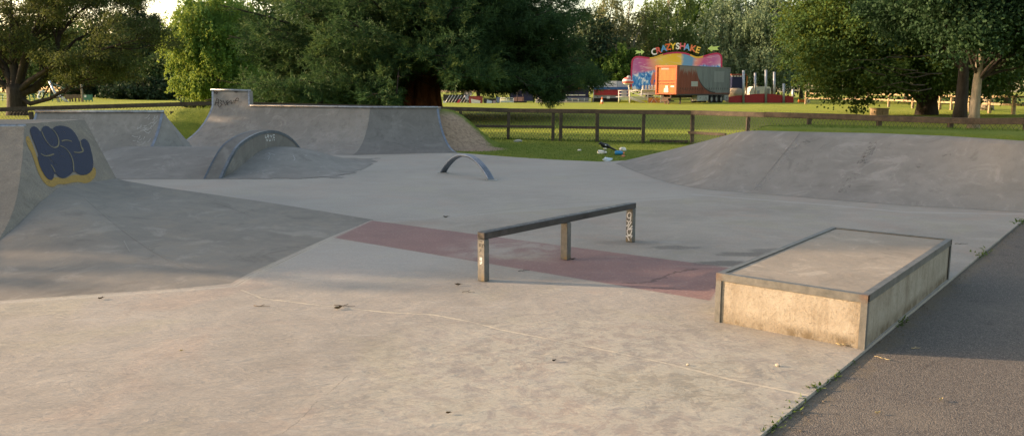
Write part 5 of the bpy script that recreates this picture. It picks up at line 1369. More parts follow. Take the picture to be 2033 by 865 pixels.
for xa in (8.85, 10.16, 11.47):
    for side in (0, 1):
        yw = .02 if side == 0 else WT - .02 - .36
        Mw = MT @ Matrix.Translation((xa, yw, .50)) @ Matrix.Rotation(R(-90), 4, 'X')
        Mw = MT @ Matrix.Translation((xa, yw + (0 if side == 0 else .36), .50)) @ Matrix.Rotation(R(-90 if side == 0 else 90), 4, 'X')
        wh = MB().lathe([(.27, .02), (.46, .0), (.50, .05), (.50, .31), (.46, .36), (.27, .34)], 24, Mw).build('wheel', M_BLACK, root)
        MB().lathe([(0, .09), (.10, .06), (.16, .13), (.22, .14), (.265, .03), (.268, .3)], 20, Mw).build('rim', M_POLE, wh)
for (xa, xb) in ((5.15, 6.6), (6.66, 7.95), (12.3, 13.45)):
    tb_ = MB().box((xa, .03, .32), (xb, .75, zb0 - .17), MT, .02).build('toolbox', colr('grey_locker', (.30, .325, .325), .5, 0, .15, (.15, .14, .12)), root)
    MB().box(((xa + xb) / 2 - .05, .012, .62), ((xa + xb) / 2 + .05, .029, .72), MT).build('latch', M_DARKM, tb_)
MB().box((3.45, -.004, 1.95), (5.05, .018, 2.5), MT).build('blank_plate', colr('pale_plate', (.34, .36, .34)), root)
MB().box((-.02, .95, 1.28), (.029, 1.5, 1.75), MT, .02).build('junction_box', M_CREAM, root)
MB().box((-.01, 1.0, 1.751), (.029, 1.35, 2.02), MT, .02).build('junction_box', M_CREAM, root)
MB().box((.012, .98, 3.72), (.029, 1.9, 3.92), MT).build('name_plate', colr('plate_grey', (.28, .26, .22)), root)
MB().box((.012, .3, 1.85), (.029, .72, 2.0), MT).build('sticker', M_WHITE, root)
Mf = MT @ Matrix.Translation((.024, 1.25, 2.5)) @ Matrix.Rotation(R(-90), 4, 'Z') @ Matrix.Rotation(R(90), 4, 'X')
M_TXT = colr('dark_lettering', (.10, .03, .012))
text('lettering', 'NEED SOME ROOM FOR IT', .165, Mf, M_TXT, root, .003, .008)
text('lettering', 'GET IN TOUCH WITH US NOW', .165, Matrix.Translation((0, 0, -.31)) @ Mf, M_TXT, root, .003, .008)

# ---- red low barrier with poles (right of the trailer)
QY = 97.0
def qp(px, py, Y=QY): return at(px, py, Y)
root = empty('ride_barrier', (qp(1512, 206).x, QY, Hs(qp(1512, 206).x, QY)), 0, 'low red arched ride fence with tall metal poles, right of the trailer', 'fairground ride')
for (xa, ya, xb, yb) in ((1447, 192.5, 1475, 189.3), (1477, 189, 1519.5, 186), (1521.5, 186, 1555, 189.5), (1557, 190, 1575, 192)):
    a, b, c_, d_ = qp(xa, 204.5), qp(xb, 204.5), qp(xb, yb), qp(xa, ya)
    xm = (xa + xb) / 2; m_ = qp(xm, (ya + yb) / 2 - .6)
    MB().prism([a, b, c_, m_, d_], (0, .08, 0)).build('barrier_panel', M_RED, root)
for (px, top, dY) in ((1476, 140, 0), (1499, 145, 6), (1520.5, 139, 0), (1537, 143, 6), (1556, 166, 0), (1574, 172, 3)):
    p = qp(px, 206, QY + dY - .15); t = qp(px, top, QY + dY - .15)
    MB().tube([V((p.x, p.y, Hs(p.x, p.y) - .1)), t], .14, 10).build('pole', M_POLE, root)
mb = MB(); a = qp(1447, 205.5, QY + .2); b = qp(1575, 204.5, QY + .2); mb.box((a.x, QY + .1, a.z), (b.x, QY + 6, b.z)); mb.build('floor_plate', M_DARKM, root)
root = empty('ride_booth', (qp(1465, 200, 103).x, 103, Hs(qp(1465, 200, 103).x, 103)), 0, 'dark navy ride booth with an orange column behind the metal poles', 'booth')
zg = Hs(qp(1465, 200, 103).x, 103)
a = qp(1452, 196, 103); b = qp(1479, 150, 103); MB().box((a.x, 103, zg), (b.x, 106, b.z)).build('booth_wall', M_NAVY, root)
a = qp(1451, 150, 103); b = qp(1481, 147, 103); MB().box((a.x, 102.8, a.z + .003), (b.x, 106.2, b.z)).build('booth_roof', colr('brown_red', (.25, .08, .05)), root)
for i in range(5):
    p = qp(1454 + i * 5.6, 151.3, 102.9); MB().box((p.x - .12, 102.93, p.z - .09), (p.x + .12, 102.99, p.z + .09)).build('name_board', M_WHITE, root)
a = qp(1480.5, 198, 103); b = qp(1484, 151, 103); MB().box((a.x, 102.9, zg), (b.x, 103.2, b.z)).build('orange_column', colr('orange_column_paint', (.45, .16, .03)), root)
a = qp(1450, 184, 100); root = empty('covered_car', (qp(1465, 184, 100).x, 100, Hs(qp(1465, 184, 100).x, 100)), 0, 'beige rounded cover standing behind the red barrier beside the booth', 'ride car')
zg = Hs(a.x, 100) ; pr2 = [(-1.0, .0), (-1.0, .55), (-.8, .85), (-.4, 1.02), (.2, 1.04), (.7, .9), (1.0, .6), (1.05, 0)]
c0_ = qp(1464, 183, 100); mb = MB(); mb.smooth = True
mb.prism([V((c0_.x + x * .92, 100, c0_.z - .55 + z)) for x, z in pr2], (0, 1.6, 0)); mb.build('cover_shell', colr('beige_canvas', (.45, .37, .27), .8), root)
mb = MB(); mb.box((c0_.x - .95, 100.05, zg), (c0_.x + .95, 101.5, c0_.z - .56)); mb.build('base_block', M_DARKM, root)
vY = 108; root = empty('caravan', (qp(1510, 190, vY).x, vY, Hs(qp(1510, 190, vY).x, vY)), 0, 'small white caravan behind the red barrier', 'caravan')
zg = Hs(qp(1510, 190, vY).x, vY); a = qp(1490, 172, vY); b = qp(1531, 172, vY); mxx = qp(1516, 172, vY).x
body_ = MB(); ou = [(a.x, zg + .45), (a.x - .12, zg + 1.2), (a.x + .05, a.z - .35), (a.x + .35, a.z), (b.x - .2, a.z), (b.x, a.z - .25), (b.x, zg + .45)]
body_.prism([V((x, vY, z)) for x, z in ou], (0, 2.2, 0)); body_.build('caravan_body', M_CREAM, root)
MB().box((qp(1503, 183, vY).x, vY - .02, qp(1503, 187, vY).z), (qp(1508, 183, vY).x, vY - .003, qp(1503, 180, vY).z)).build('window', colr('window_grey', (.30, .33, .36), .2), root)
MB().box((qp(1518, 183, vY).x, vY - .02, zg + .6), (qp(1528, 183, vY).x, vY - .003, qp(1518, 176, vY).z)).build('door', colr('door_grey', (.22, .22, .22)), root)  # door in plain mid grey
for xx in (a.x + .8, b.x - .8): MB().lathe([(0, -.02), (.3, 0), (.34, .05), (.34, .2), (0, .22)], 16, Matrix.Translation((xx, vY + .3, zg + .34)) @ Matrix.Rotation(R(90), 4, 'X')).build('wheel', M_BLACK, root)
p = qp(1593, 203, 99); root = empty('barrier_block', (p.x, 99, Hs(p.x, 99)), 0, 'orange and white plastic barrier lying on the grass beyond the red fence', 'barrier')
zg = Hs(p.x, 99); mb = MB(); mb.prism([V((p.x - .45, 99, zg)), V((p.x + .35, 99, zg)), V((p.x + .28, 99, zg + .36)), V((p.x - .38, 99, zg + .36))], (0, .4, 0)); mb.build('orange_half', colr('orange_plastic', (.62, .17, .04)), root)
mb = MB(); mb.prism([V((p.x + .36, 99, zg)), V((p.x + .95, 99, zg)), V((p.x + .9, 99, zg + .33)), V((p.x + .36, 99, zg + .33))], (0, .4, 0)); mb.build('white_half', M_WHITE, root)

# ---- canopied stall left of the ride
sY = 100
def sp(px, py, Y=sY): return at(px, py, Y)
root = empty('fair_stall', (sp(1215, 205).x, sY, Hs(sp(1215, 205).x, sY)), 0, 'stall with white canvas roof, blue valance and dark red counter beside the ride deck', 'stall')
zg = Hs(sp(1215, 205).x, sY)
a, b = sp(1180, 173), sp(1250, 173)
zr = sp(1200, 161).z; MB().prism([V((a.x, sY, a.z)), V((sp(1225, 171).x, sY, a.z)), V((sp(1225, 171).x, sY, zr)), V((sp(1201, 161).x, sY, zr)), V((sp(1190, 164).x, sY, zr - .3))], (0, 3, 0)).build('canvas_roof', M_TARP, root)
MB().prism([V((sp(1225.5, 171).x, sY, a.z)), V((b.x, sY, a.z)), V((b.x, sY, zr - .1)), V((sp(1225.5, 171).x, sY, zr))], (0, 3, 0)).build('roof_side', colr('grey_canvas', (.36, .39, .43), .8), root)
MB().box((a.x, sY - .3, sp(1200, 178).z), (b.x, sY - .2, a.z - .004)).build('valance', colr('blue_valance', (.03, .10, .26)), root)
MB().box((a.x, sY, sp(1200, 189).z), (b.x, sY + .3, sp(1200, 178.4).z)).build('counter_panel', M_RED, root)
MB().box((a.x, sY + .2, sp(1200, 195).z), (b.x, sY + .5, sp(1200, 189.1).z)).build('lower_panel', colr('grey_panel', (.32, .35, .38)), root)
MB().box((a.x, sY + .6, zg - .1), (b.x, sY + 2.8, sp(1200, 195.1).z)).build('under_frame', M_DARKM, root)
MB().box((sp(1208, 0).x, sY - .1, sp(0, 196).z), (sp(1214, 0).x, sY - .05, sp(0, 191).z)).build('hanging_notice', M_WHITE, root)
for x in (1181, 1249): MB().tube([V((sp(x, 0).x, sY - .25, zg - .1)), V((sp(x, 0).x, sY - .25, a.z))], .05, 6).build('pole', M_POLE, root)
# ---- traffic cone
p = at(1195, 207, 90); zg = Hs(p.x, 90); root = empty('traffic_cone', (p.x, 90, zg), 0, 'small orange traffic cone with a white band on the grass before the stall', 'traffic cone')
Mc = Matrix.Translation((p.x, 90, zg)); M_OC = colr('orange_cone', (.65, .16, .03))
MB().lathe([(0.15, .04), (.13, .22)], 16, Mc).build('cone_lower', M_OC, root); MB().lathe([(.131, .22), (.105, .42)], 16, Mc).build('white_band', M_WHITE, root); MB().lathe([(.104, .42), (.04, .75), (0, .76)], 16, Mc).build('cone_tip', M_OC, root)
MB().box((p.x - .22, 89.78, zg + .0), (p.x + .22, 90.22, zg + .045), None, .01).build('base', M_OC, root)

# ---- stalls seen in the gap under the redwood
gY = 98
root = empty('fair_stall', (sp(1030, 205, gY).x, gY, Hs(sp(1030, 205, gY).x, gY)), 0, 'fair stall with scalloped red awnings half hidden under the redwood branches', 'stall')
zg = Hs(sp(1030, 205, gY).x, gY)
def gbox(name, x0, y0, x1, y1, mat, par, Y=gY, th=.1, yo=0): 
    a, b = at(x0, y1, Y), at(x1, y0, Y); return MB().box((a.x, Y + yo, a.z), (b.x, Y + yo + th, b.z)).build(name, mat, par)
gbox('awning', 1018, 174.5, 1044, 178, M_PINKRED, root, yo=-.5); gbox('awning_trim', 1018, 178.2, 1044, 180, M_TARP, root, yo=-.45)
gbox('upper_sign', 1014, 161, 1026, 166, M_PINKRED, root); gbox('upper_sign', 1050, 162, 1062, 174, M_RED, root); gbox('roof_panel', 1012, 155, 1075, 174, colr('grey_blue_canvas', (.40, .43, .48), .8), root, yo=.6, th=2)
gbox('counter', 1020, 193, 1040, 201, colr('pink_panel', (.40, .20, .18)), root); gbox('under_shelf', 1018, 201.2, 1046, 206, M_DARKM, root, th=1.5); gbox('back_wall', 1012, 180.5, 1062, 201, M_NAVY, root, yo=1.2)
for x in (1027, 1038.5, 1060): MB().tube([V((at(x, 0, gY).x, gY - .3, zg - .1)), at(x, 176, gY - .3)], .05, 6).build('pole', M_DARKM, root)
root = empty('ride_platform', (sp(1110, 205, gY).x, gY, Hs(sp(1110, 205, gY).x, gY)), 0, 'low fair ride with red fascia and white railings behind the drooping redwood branch', 'fairground platform')
gbox('fascia', 1100, 163, 1124, 168, M_PINKRED, root); gbox('roof_panel', 1066, 156, 1172, 172, colr('pale_grey_canvas', (.45, .47, .50), .8), root, yo=.8, th=3); gbox('side_panel', 1146, 168, 1156, 176, colr('orange_board', (.42, .18, .05)), root)
gbox('deck_edge', 1064, 202, 1172, 206, colr('pink_white_edge', (.55, .48, .45)), root, th=2); gbox('back_wall', 1066, 172.3, 1172, 201.5, M_NAVY, root, yo=2.2)
gbox('light_strip', 1115, 188, 1162, 190, M_CREAM, root); gbox('light_strip', 1134, 195.6, 1146, 197, colr('orange_strip', (.6, .32, .12)), root)
gbox('round_sign', 1092, 196, 1099, 201, colr('mint_sign', (.18, .50, .38)), root, yo=-.2)
for y in (195.5, 199): MB().tube([at(1064, y, gY - .2), at(1172, y, gY - .2)], .035, 6).build('railing', M_WHITE, root)
for x in range(1064, 1173, 12): MB().tube([at(x, 195, gY - .2), at(x, 203, gY - .2)], .035, 6).build('rail_post', M_WHITE, root)
root = empty('safety_railing', (sp(1005, 205, 94).x, 94, Hs(sp(1005, 205, 94).x, 94)), 0, 'white safety railing panel standing on the grass left of the red-awning stall', 'railing')
for y in (194.5, 197.5, 199.5): MB().tube([at(993.5, y, 94), at(1019.5, y, 94)], .03, 6).build('bar', M_WHITE, root)
for x in (993.5, 1006, 1019.5): MB().tube([at(x, 194, 94), at(x, 207, 94)], .035, 6).build('post', M_WHITE, root)
gbox('kick_panel', 993.5, 200.5, 1019.5, 203.5, colr('pale_kick', (.52, .55, .56)), root, 94)
root = empty('lattice_frame', (sp(908, 205, 95).x, 95, Hs(sp(908, 205, 95).x, 95)), 0, 'grey lattice ride framework with a red striped panel and white bunting beside the redwood trunk', 'fairground ride')
for i in range(9):
    x = 882 + i * 6
    MB().tube([at(x, 207, 95), at(x + 11, 189, 95)], .035, 5).build('strut', M_POLE, root); 
for i in range(4): MB().tube([at(921 + i * 3, 189, 94.8), at(931 - i * 1.5, 206, 94.8)], .035, 5).build('strut', M_POLE, root)
gbox('dark_backing', 880, 188, 932, 207, M_DARKM, root, 96.5)
a, b, c_, d_ = at(905, 206, 94.6), at(910, 206, 94.6), at(915, 197.5, 94.6), at(911, 197.5, 94.6); MB().prism([a, b, c_, d_], (0, .05, 0)).build('red_panel', colr('stripe_red', (.5, .04, .07)), root)
MB().prism([at(880, 207.5, 94.5), at(902, 208.5, 94.5), at(902, 204, 94.5), at(895, 206.5, 94.5), at(888, 205, 94.5), at(880, 200, 94.5)], (0, .04, 0)).build('bunting', M_TARP, root)
gbox('pale_beam', 921, 181, 937, 189, colr('beige_beam', (.50, .42, .32)), root, 97)
root = empty('banner_stand', (sp(945, 205, 93).x, 93, Hs(sp(945, 205, 93).x, 93)), 0, 'red frame with a tilted white banner sheet on the grass under the redwood', 'banner')
gbox('red_frame', 931, 191, 958, 207, colr('brown_red_frame', (.25, .05, .045)), root, 93.4)
MB().prism([at(936, 205, 93), at(941, 208.6, 93), at(952, 208.6, 93), at(954, 200, 93), at(935, 196.5, 93)], (0, .06, 0)).build('sheet', colr('banner_white', (.66, .62, .58), .7, 0, .2), root)
root = empty('banner_stand', (sp(972, 205, 93).x, 93, Hs(sp(972, 205, 93).x, 93)), 0, 'dark stand with a tilted pale blue sheet right of the white banner', 'banner')
gbox('dark_frame', 960, 196, 985, 207, M_DARKM, root, 93.4)
MB().prism([at(966, 205, 93), at(975, 208, 93), at(977.5, 201, 93), at(967, 198, 93)], (0, .06, 0)).build('sheet', M_LBLUE, root)
MB().prism([at(978, 207, 93), at(984, 207, 93), at(984.5, 200, 93), at(979, 200, 93)], (0, .06, 0)).build('sheet', colr('mauve_sheet', (.30, .24, .30), .7), root)
root = empty('notice_sign', (sp(989, 205, 93).x, 93, Hs(sp(989, 205, 93).x, 93)), 0, 'upright navy blue sign board with white lines beside the safety railing', 'sign')
gbox('sign_board', 985.5, 193, 992, 204, M_BLUE, root, 93)
for y in (195, 197.2, 199.4, 201.6): gbox('sign_text', 987, y - .4, 990.8, y + .4, M_LBLUE, root, 92.97, .02)
gbox('sign_foot', 987.5, 204.2, 990, 207.5, M_DARKM, root, 93)

# ------------------------------------------------------------------ playground far left
gY2 = 104
root = empty('green_gate', (at(173, 200, gY2).x, gY2, Hs(at(173, 200, gY2).x, gY2)), 0, 'green metal gate panel with a small white notice at the playground edge', 'gate')
zg = Hs(at(173, 200, gY2).x, gY2)
def pbox(name, x0, y0, x1, y1, mat, par, Y=gY2, th=.06, yo=0): 
    a, b = at(x0, y1, Y), at(x1, y0, Y); return MB().box((a.x, Y + yo, a.z), (b.x, Y + yo + th, b.z)).build(name, mat, par)
M_GRN2 = colr('pale_green_paint', (.06, .19, .125), .5)
pbox('mesh_panel', 162.5, 188.5, 181, 199, M_GRN2, root); pbox('notice', 168, 189.5, 171.5, 193.5, M_WHITE, root, yo=-.05, th=.03)
for x in (162, 169, 175, 181.5): a = at(x, 188, gY2); MB().box((a.x - .05, gY2 + .07, zg - .2), (a.x + .05, gY2 + .17, a.z)).build('post', M_GRN2, root)
root = empty('timber_screen', (at(145, 200, gY2).x, gY2, Hs(at(145, 200, gY2).x, gY2)), 0, 'brown timber screen with posts left of the green gate', 'fence')
M_BRN = woodmat('brown_timber', (.10, .075, .05), (.19, .145, .10))
for (x0, x1, y0, y1) in ((129, 137, 187.5, 197), (137.5, 144, 188.5, 197), (144.5, 152, 187.5, 195), (152.5, 160, 188, 195)): pbox('board_panel', x0, y0, x1, y1, M_BRN, root)
zg = Hs(at(145, 200, gY2).x, gY2)
for x in (130, 137, 142, 148, 155, 160): a = at(x, 188, gY2); MB().box((a.x - .07, gY2 + .07, zg - .2), (a.x + .07, gY2 + .2, a.z)).build('post', M_BRN, root)
root = empty('swing_frame', (at(103, 200, 102).x, 102, Hs(at(103, 200, 102).x, 102)), 0, 'tall pale metal playground frame with a sloping leg behind the low tree limb', 'play frame')
zg = Hs(at(100, 200, 102).x, 102)
a = at(97.5, 160, 102); MB().tube([V((at(101, 0, 102).x, 102, zg - .2)), a], [.17, .13], 10).build('upright', M_POLE, root)
MB().tube([at(99, 163, 102), V((at(111, 0, 102).x, 103.5, zg - .2)) + V((0, 0, 1.5))], .06, 8).build('stay', colr('green_grey_metal', (.16, .2, .18)), root)
for (x0, x1) in ((112, 116), (116.5, 121)): MB().tube([at(x0, 187, 102), V((at(x1, 0, 102).x, 102, zg - .1))], .07, 8).build('leg', M_POLE, root)
MB().tube([at(105, 192, 102), at(112, 188.5, 102)], .06, 8).build('slide_lip', M_WHITE, root)
root = empty('play_slide', (at(76, 200, 101).x, 101, Hs(at(76, 200, 101).x, 101)), 0, 'small white slide with a flat top behind the spreading tree trunk', 'slide')
zg = Hs(at(76, 200, 101).x, 101)
MB().tube([V((at(72, 0, 101).x, 101, zg)), at(74.5, 193, 101), at(79, 183, 101)], .09, 8).build('chute', M_WHITE, root); pbox('top_plate', 76, 180.5, 82, 182.5, M_WHITE, root, 101, .8)
a = at(84, 178, 101.5); MB().tube([V((a.x, 101.5, zg - .2)), a], .08, 8).build('support_post', M_GRN2, root); MB().tube([at(78.5, 191, 101), at(82, 189.5, 101)], .05, 6).build('handle', M_WHITE, root)
root = empty('mesh_fence', (at(95, 200, 106).x, 106, Hs(at(95, 200, 106).x, 106)), 0, 'low dark green mesh fence around the playground behind the spreading tree', 'fence')
zg = Hs(at(95, 200, 106).x, 106)
for x in range(-5, 130, 9): a = at(x, 187, 106); MB().box((a.x - .04, 106, zg - .2), (a.x + .04, 106.08, a.z)).build('post', M_GRN2, root)
for y in (187.5, 193, 198): MB().tube([at(-5, y, 106), at(128, y, 106)], .025, 5).build('rail', M_GRN2, root)
tt_ = at(161, 166, 103); root = empty('timber_pole', (tt_.x, 103, Hs(tt_.x, 103)), 0, 'bare pale timber pole standing beside the green playground gate', 'pole')
MB().tube([V((tt_.x, 103, Hs(tt_.x, 103) - .2)), V((tt_.x + .03, 103, 1.6)), tt_], [.15, .13, .10], 10).build('shaft', BARK_GREY, root)
MB().tube([at(161, 170, 103), at(153, 163, 103)], .06, 8).build('stub_branch', BARK_GREY, root)
# ------------------------------------------------------------------ litter, bird, leaves, weeds
def lump(name, c, size, mat, parent, seed, sub=2, jag=.35):
    import bmesh
    bm = bmesh.new(); bmesh.ops.create_icosphere(bm, subdivisions=sub, radius=1.0); r = random.Random(seed)
    for v in bm.verts:
        k = 1 + r.uniform(-jag, jag); v.co = V((v.co.x * size[0] * k, v.co.y * size[1] * k, max(-.9, v.co.z) * size[2] * k))
    me = bpy.data.meshes.new(name); bm.to_mesh(me); bm.free()
    o = link(name, me, mat, parent); o.location = c; return o
M_PAPER = colr('crumpled_white_paper', (.72, .70, .64), .8); M_PAPERB = colr('pale_blue_paper', (.50, .60, .68), .8)
def gpt(px, py): 
    p = gz(px, py, .02); return V((p.x, p.y, Hs(p.x, p.y)))
p = gpt(1193.5, 304); tag(lump('litter_paper', p + V((0, 0, .03)), (.12, .08, .05), M_PAPER, None, 1), 'crumpled white paper on the grass beside the magpie', 'litter')
p = gpt(1236, 298.5); tag(lump('litter_paper', p + V((0, 0, .03)), (.10, .06, .06), M_PAPER, None, 2), 'white paper scrap near the fence, furthest of the litter', 'litter')
p = gpt(1206, 318.5); tag(lump('litter_paper', p + V((0, 0, .03)), (.10, .06, .05), M_PAPERB, None, 3), 'pale blue crumpled wrapper at the concrete edge', 'litter')
p = gpt(1150, 299); tag(lump('litter_paper', p + V((0, 0, .02)), (.05, .04, .025), M_PAPER, None, 4), 'tiny white scrap on the grass left of the magpie', 'litter')
p = gpt(1028, 281); tag(lump('litter_paper', p + V((0, 0, .03)), (.13, .08, .04), colr('grey_paper', (.35, .35, .33), .8), None, 6), 'greyish scrap lying in the shade at the foot of the fence', 'litter')
p = gpt(1228, 307); root = empty('plastic_bottle', p, 0, 'blue plastic bottle with an orange cap lying on the grass', 'bottle')
Mb = Matrix.Translation(p + V((-.10, 0, .055))) @ Matrix.Rotation(R(-14), 4, 'Z') @ Matrix.Rotation(R(90), 4, 'Y')
MB().lathe([(0, 0), (.045, .005), (.055, .03), (.055, .15), (.05, .17), (.02, .22)], 14, Mb).build('bottle_body', colr('blue_plastic', (.02, .20, .42), .25), root)
MB().lathe([(.021, .20), (.024, .225), (.024, .25), (0, .252)], 12, Mb).build('cap', colr('orange_cap', (.62, .20, .10), .4), root)
p = gpt(1234, 310.5); tag(lump('litter_wrapper', p + V((.04, 0, .02)), (.05, .03, .03), colr('orange_wrapper', (.58, .22, .14), .5), None, 7), 'small orange wrapper lying against the blue bottle', 'litter')

# magpie
p = gpt(1201, 306); root = empty('magpie', p, 0, 'black and white magpie pecking at white paper on the grass', 'bird')
s = SH('magpie_feathers', .45, .4); g = s.sep(); M_BK = colr('black_feathers', (.012, .012, .016), .4); M_WH = colr('white_feathers', (.75, .74, .70), .7)
d = V((-.55, -.2, 0)).normalized()
def mp_(a, z): return p + d * a + V((0, 0, z))
mb = MB(); mb.tube([mp_(-.30, .10), mp_(-.16, .17), mp_(-.09, .20), mp_(-.02, .215), mp_(.05, .235), mp_(.09, .265), mp_(.115, .285), mp_(.145, .285), mp_(.165, .275), mp_(.205, .262)], [.012, .024, .05, .068, .062, .045, .040, .036, .018, .003], 12); mb.build('body', M_BK, root)
MB().tube([mp_(-.05, .165), mp_(0, .165), mp_(.05, .185)], [.02, .052, .02], 10).build('white_belly', M_WH, root)
sdv = V((-d.y, d.x, 0))
for k in (-1, 1):
    MB().tube([mp_(.04, .235) + sdv * k * .05, mp_(-.02, .225) + sdv * k * .066, mp_(-.12, .185) + sdv * k * .035], [.015, .03, .008], 8).build('wing', M_BK, root)
    MB().tube([mp_(.035, .24) + sdv * k * .06, mp_(0.0, .235) + sdv * k * .075], [.016, .012], 8).build('white_shoulder', M_WH, root)
    MB().tube([mp_(.0, .15) + sdv * k * .025, mp_(.015, .07) + sdv * k * .028, mp_(.0, .0) + sdv * k * .03], .006, 5).build('leg', M_BK, root)
MB().tube([mp_(-.12, .185), mp_(-.28, .115), mp_(-.40, .05)], [.028, .022, .008], 8).build('tail', M_BK, root)

# fallen leaves, twigs on the concrete and the path
M_LEAFB = colr('dry_brown_leaf', (.10, .065, .03), .8, 0, .4); M_LEAFD = colr('dark_leaf', (.04, .033, .022), .8); M_STRAW = colr('straw', (.42, .34, .19), .8); M_STONE = colr('pale_pebble', (.45, .40, .32), .85)
def dryleaf(px, py, size, rot, label, mat, name='fallen_leaf', cat='leaf', z=0.0, seed=0):
    size *= .8; c = gz(px, py, z); r = random.Random(seed); mb = MB()
    prof_ = [(-1, 0), (-.6, .34), (-.1, .46), (.4, .34), (1, 0)]
    a_ = []; b_ = []
    for t, wd in prof_:
        zc_ = .012 + .25 * size * (t * t) * r.uniform(.5, 1)
        for lst, sg in ((a_, 1), (b_, -1)):
            x, y = t * size * .5, sg * wd * size * .5; lst.append(c + V((x * math.cos(rot) - y * math.sin(rot), x * math.sin(rot) + y * math.cos(rot), zc_ + r.uniform(.1, .45) * wd * size)))
    mid = [c + V((t * size * .5 * math.cos(rot), t * size * .5 * math.sin(rot), .006 + .2 * size * t * t)) for t, wd in prof_]
    mb.loft([a_, mid, b_]); mb.tube([mid[-1], mid[-1] + V((math.cos(rot), math.sin(rot), 0)) * size * .25], .0012, 4)
    o = mb.build(name, mat, None, recalc=False); return tag(o, label, cat)
def twig(px, py, L_, rot, label, mat, z=0.0, seed=0, rad=.003):
    c = gz(px, py, z); r = random.Random(seed); u = V((math.cos(rot), math.sin(rot), 0)); n = V((-u.y, u.x, 0))
    pts = [c + u * (L_ * (i / 5 - .5)) + n * r.uniform(-.06, .06) * L_ + V((0, 0, .005 + r.uniform(0, .006))) for i in range(6)]
    mb = MB(); mb.tube(pts, [rad * (1 - .1 * i) for i in range(6)], 5); mb.tube([pts[2], pts[2] + (u + n) * L_ * .2 + V((0, 0, .006))], rad * .6, 4)
    return tag(mb.build('twig', mat), label, 'twig')
dryleaf(671, 614, .075, .4, 'curled brown leaf on the sunlit floor left of the seam, largest of the fallen leaves', M_LEAFB, seed=1)
dryleaf(675, 611, .05, 1.6, 'small leaf scrap tucked against the largest brown leaf', M_LEAFD, seed=2)
twig(684, 608, .16, -.2, 'thin dark twig lying right behind the largest brown leaf', M_LEAFD, seed=3)
dryleaf(909, 567, .07, -.2, 'dark curled leaf on the floor just left of the near rail post', M_LEAFD, seed=4)
twig(930, 581, .10, .05, 'short dark twig in front of the near rail post', M_LEAFD, seed=5)
twig(520, 609, .13, -.1, 'brown twig on the sunlit floor below the corner of the hip bank', M_LEAFB, seed=6)
dryleaf(1100, 718, .035, .6, 'tiny dark leaf near the curved seam in the foreground', M_LEAFD, seed=7)
dryleaf(1137, 516, .06, .1, 'dark leaf at the foot of the middle rail post', M_LEAFD, seed=8)
twig(1040, 538, .11, .4, 'dark twig on the red strip between the near and middle rail posts', M_LEAFD, seed=9)
dryleaf(200, 594, .05, .9, 'small brown leaf on the joint at the foot of the hip bank', M_LEAFB, seed=10)
dryleaf(890, 822, .03, .3, 'tiny brown leaf at the bottom centre of the floor', M_LEAFB, seed=11)
dryleaf(360, 698, .025, .3, 'tiny pale leaf alone on the left foreground floor', M_STRAW, seed=12)
dryleaf(885, 432, .09, .1, 'dark leaf on the shaded floor far behind the rail', M_LEAFD, seed=13)
twig(1908, 485, .14, 0, 'dark twig on the concrete behind the low box', M_LEAFD, seed=14)
dryleaf(1868, 796, .045, .7, 'pale straw leaf alone on the sunlit asphalt', M_STRAW, z=-.018, seed=15)
dryleaf(1742, 822, .04, .2, 'yellowish leaf on the asphalt near the bottom edge', M_STRAW, z=-.018, seed=16)
twig(1752, 712, .10, 2.3, 'pale straw stem on the asphalt beside the corner of the low box', M_STRAW, z=-.018, seed=17)
twig(1818, 692, .06, .1, 'pale stem in the shade beside the low box', M_STRAW, z=-.018, seed=18)
dryleaf(1668, 687, .07, -.2, 'dry curled leaf lying against the front of the low box', M_STRAW, seed=19)
tag(lump('pebble', gz(1544, 724, .008), (.016, .011, .011), M_STONE, None, 21, 1, .25), 'pale pebble on the floor in front of the low box', 'pebble')
tag(lump('pebble', gz(1366, 723, .006), (.010, .008, .007), M_STONE, None, 22, 1, .25), 'small pebble on the floor left of the low box', 'pebble')
# weeds at the path edge
LM_WEED = leafmat('weed_leaves', (.07, .11, .022), (.14, .17, .035), (.22, .21, .08), .3)
def weed(px, py, n, size, spread, label, seed, name='weed'):
    r = np.random.default_rng(seed); c = gz(px, py, -.015)
    P = np.array(c[:]) + np.stack([r.normal(0, spread, n), r.normal(0, spread, n), np.abs(r.normal(0, .004, n))], 1)
    e = np.array([ed.x, ed.y, 0]); off = P - np.array(c[:]); P = np.array(c[:]) + off * .45 + e * (off @ e)[:, None] * 1.3
    o = leaves(name, P, .68 * size * r.uniform(.5, 1.4, n), randu(r, n) * np.array([1, 1, .3]) + np.array([0, 0, .55]), randu(r, n) * .5 + np.array([0, 0, 1.0]), .38, None, LM_WEED, r.uniform(0, 1, n))
    tag(o, label, 'weed')
weed(1622, 771, 60, .055, .03, 'broad-leaved green weed clump in the gap by the path, midway to the low box', 1)
weed(1655, 748, 34, .04, .025, 'small weed tuft at the path edge just beyond the broad-leaved one', 2)
weed(1577, 806, 70, .045, .04, 'green weed clump on the path edge nearer the bottom of the picture', 3)
weed(1549, 829, 80, .035, .045, 'grassy yellowish weed clump on the path edge, second from the bottom', 4)
weed(1527, 851, 90, .04, .03, 'thick green weed clump at the very bottom of the path edge', 5)
weed(1688, 722, 24, .025, .03, 'sparse yellow weed at the path edge just before the box corner', 6)
weed(1787, 640, 60, .045, .05, 'dark weed tuft in the shade at the foot of the low box', 7)
weed(1950, 505, 60, .06, .08, 'dark weed tuft on the path edge beyond the low box', 8)
weed(2026, 441, 60, .07, .08, 'weed tuft at the path edge by the right side of the picture', 9)

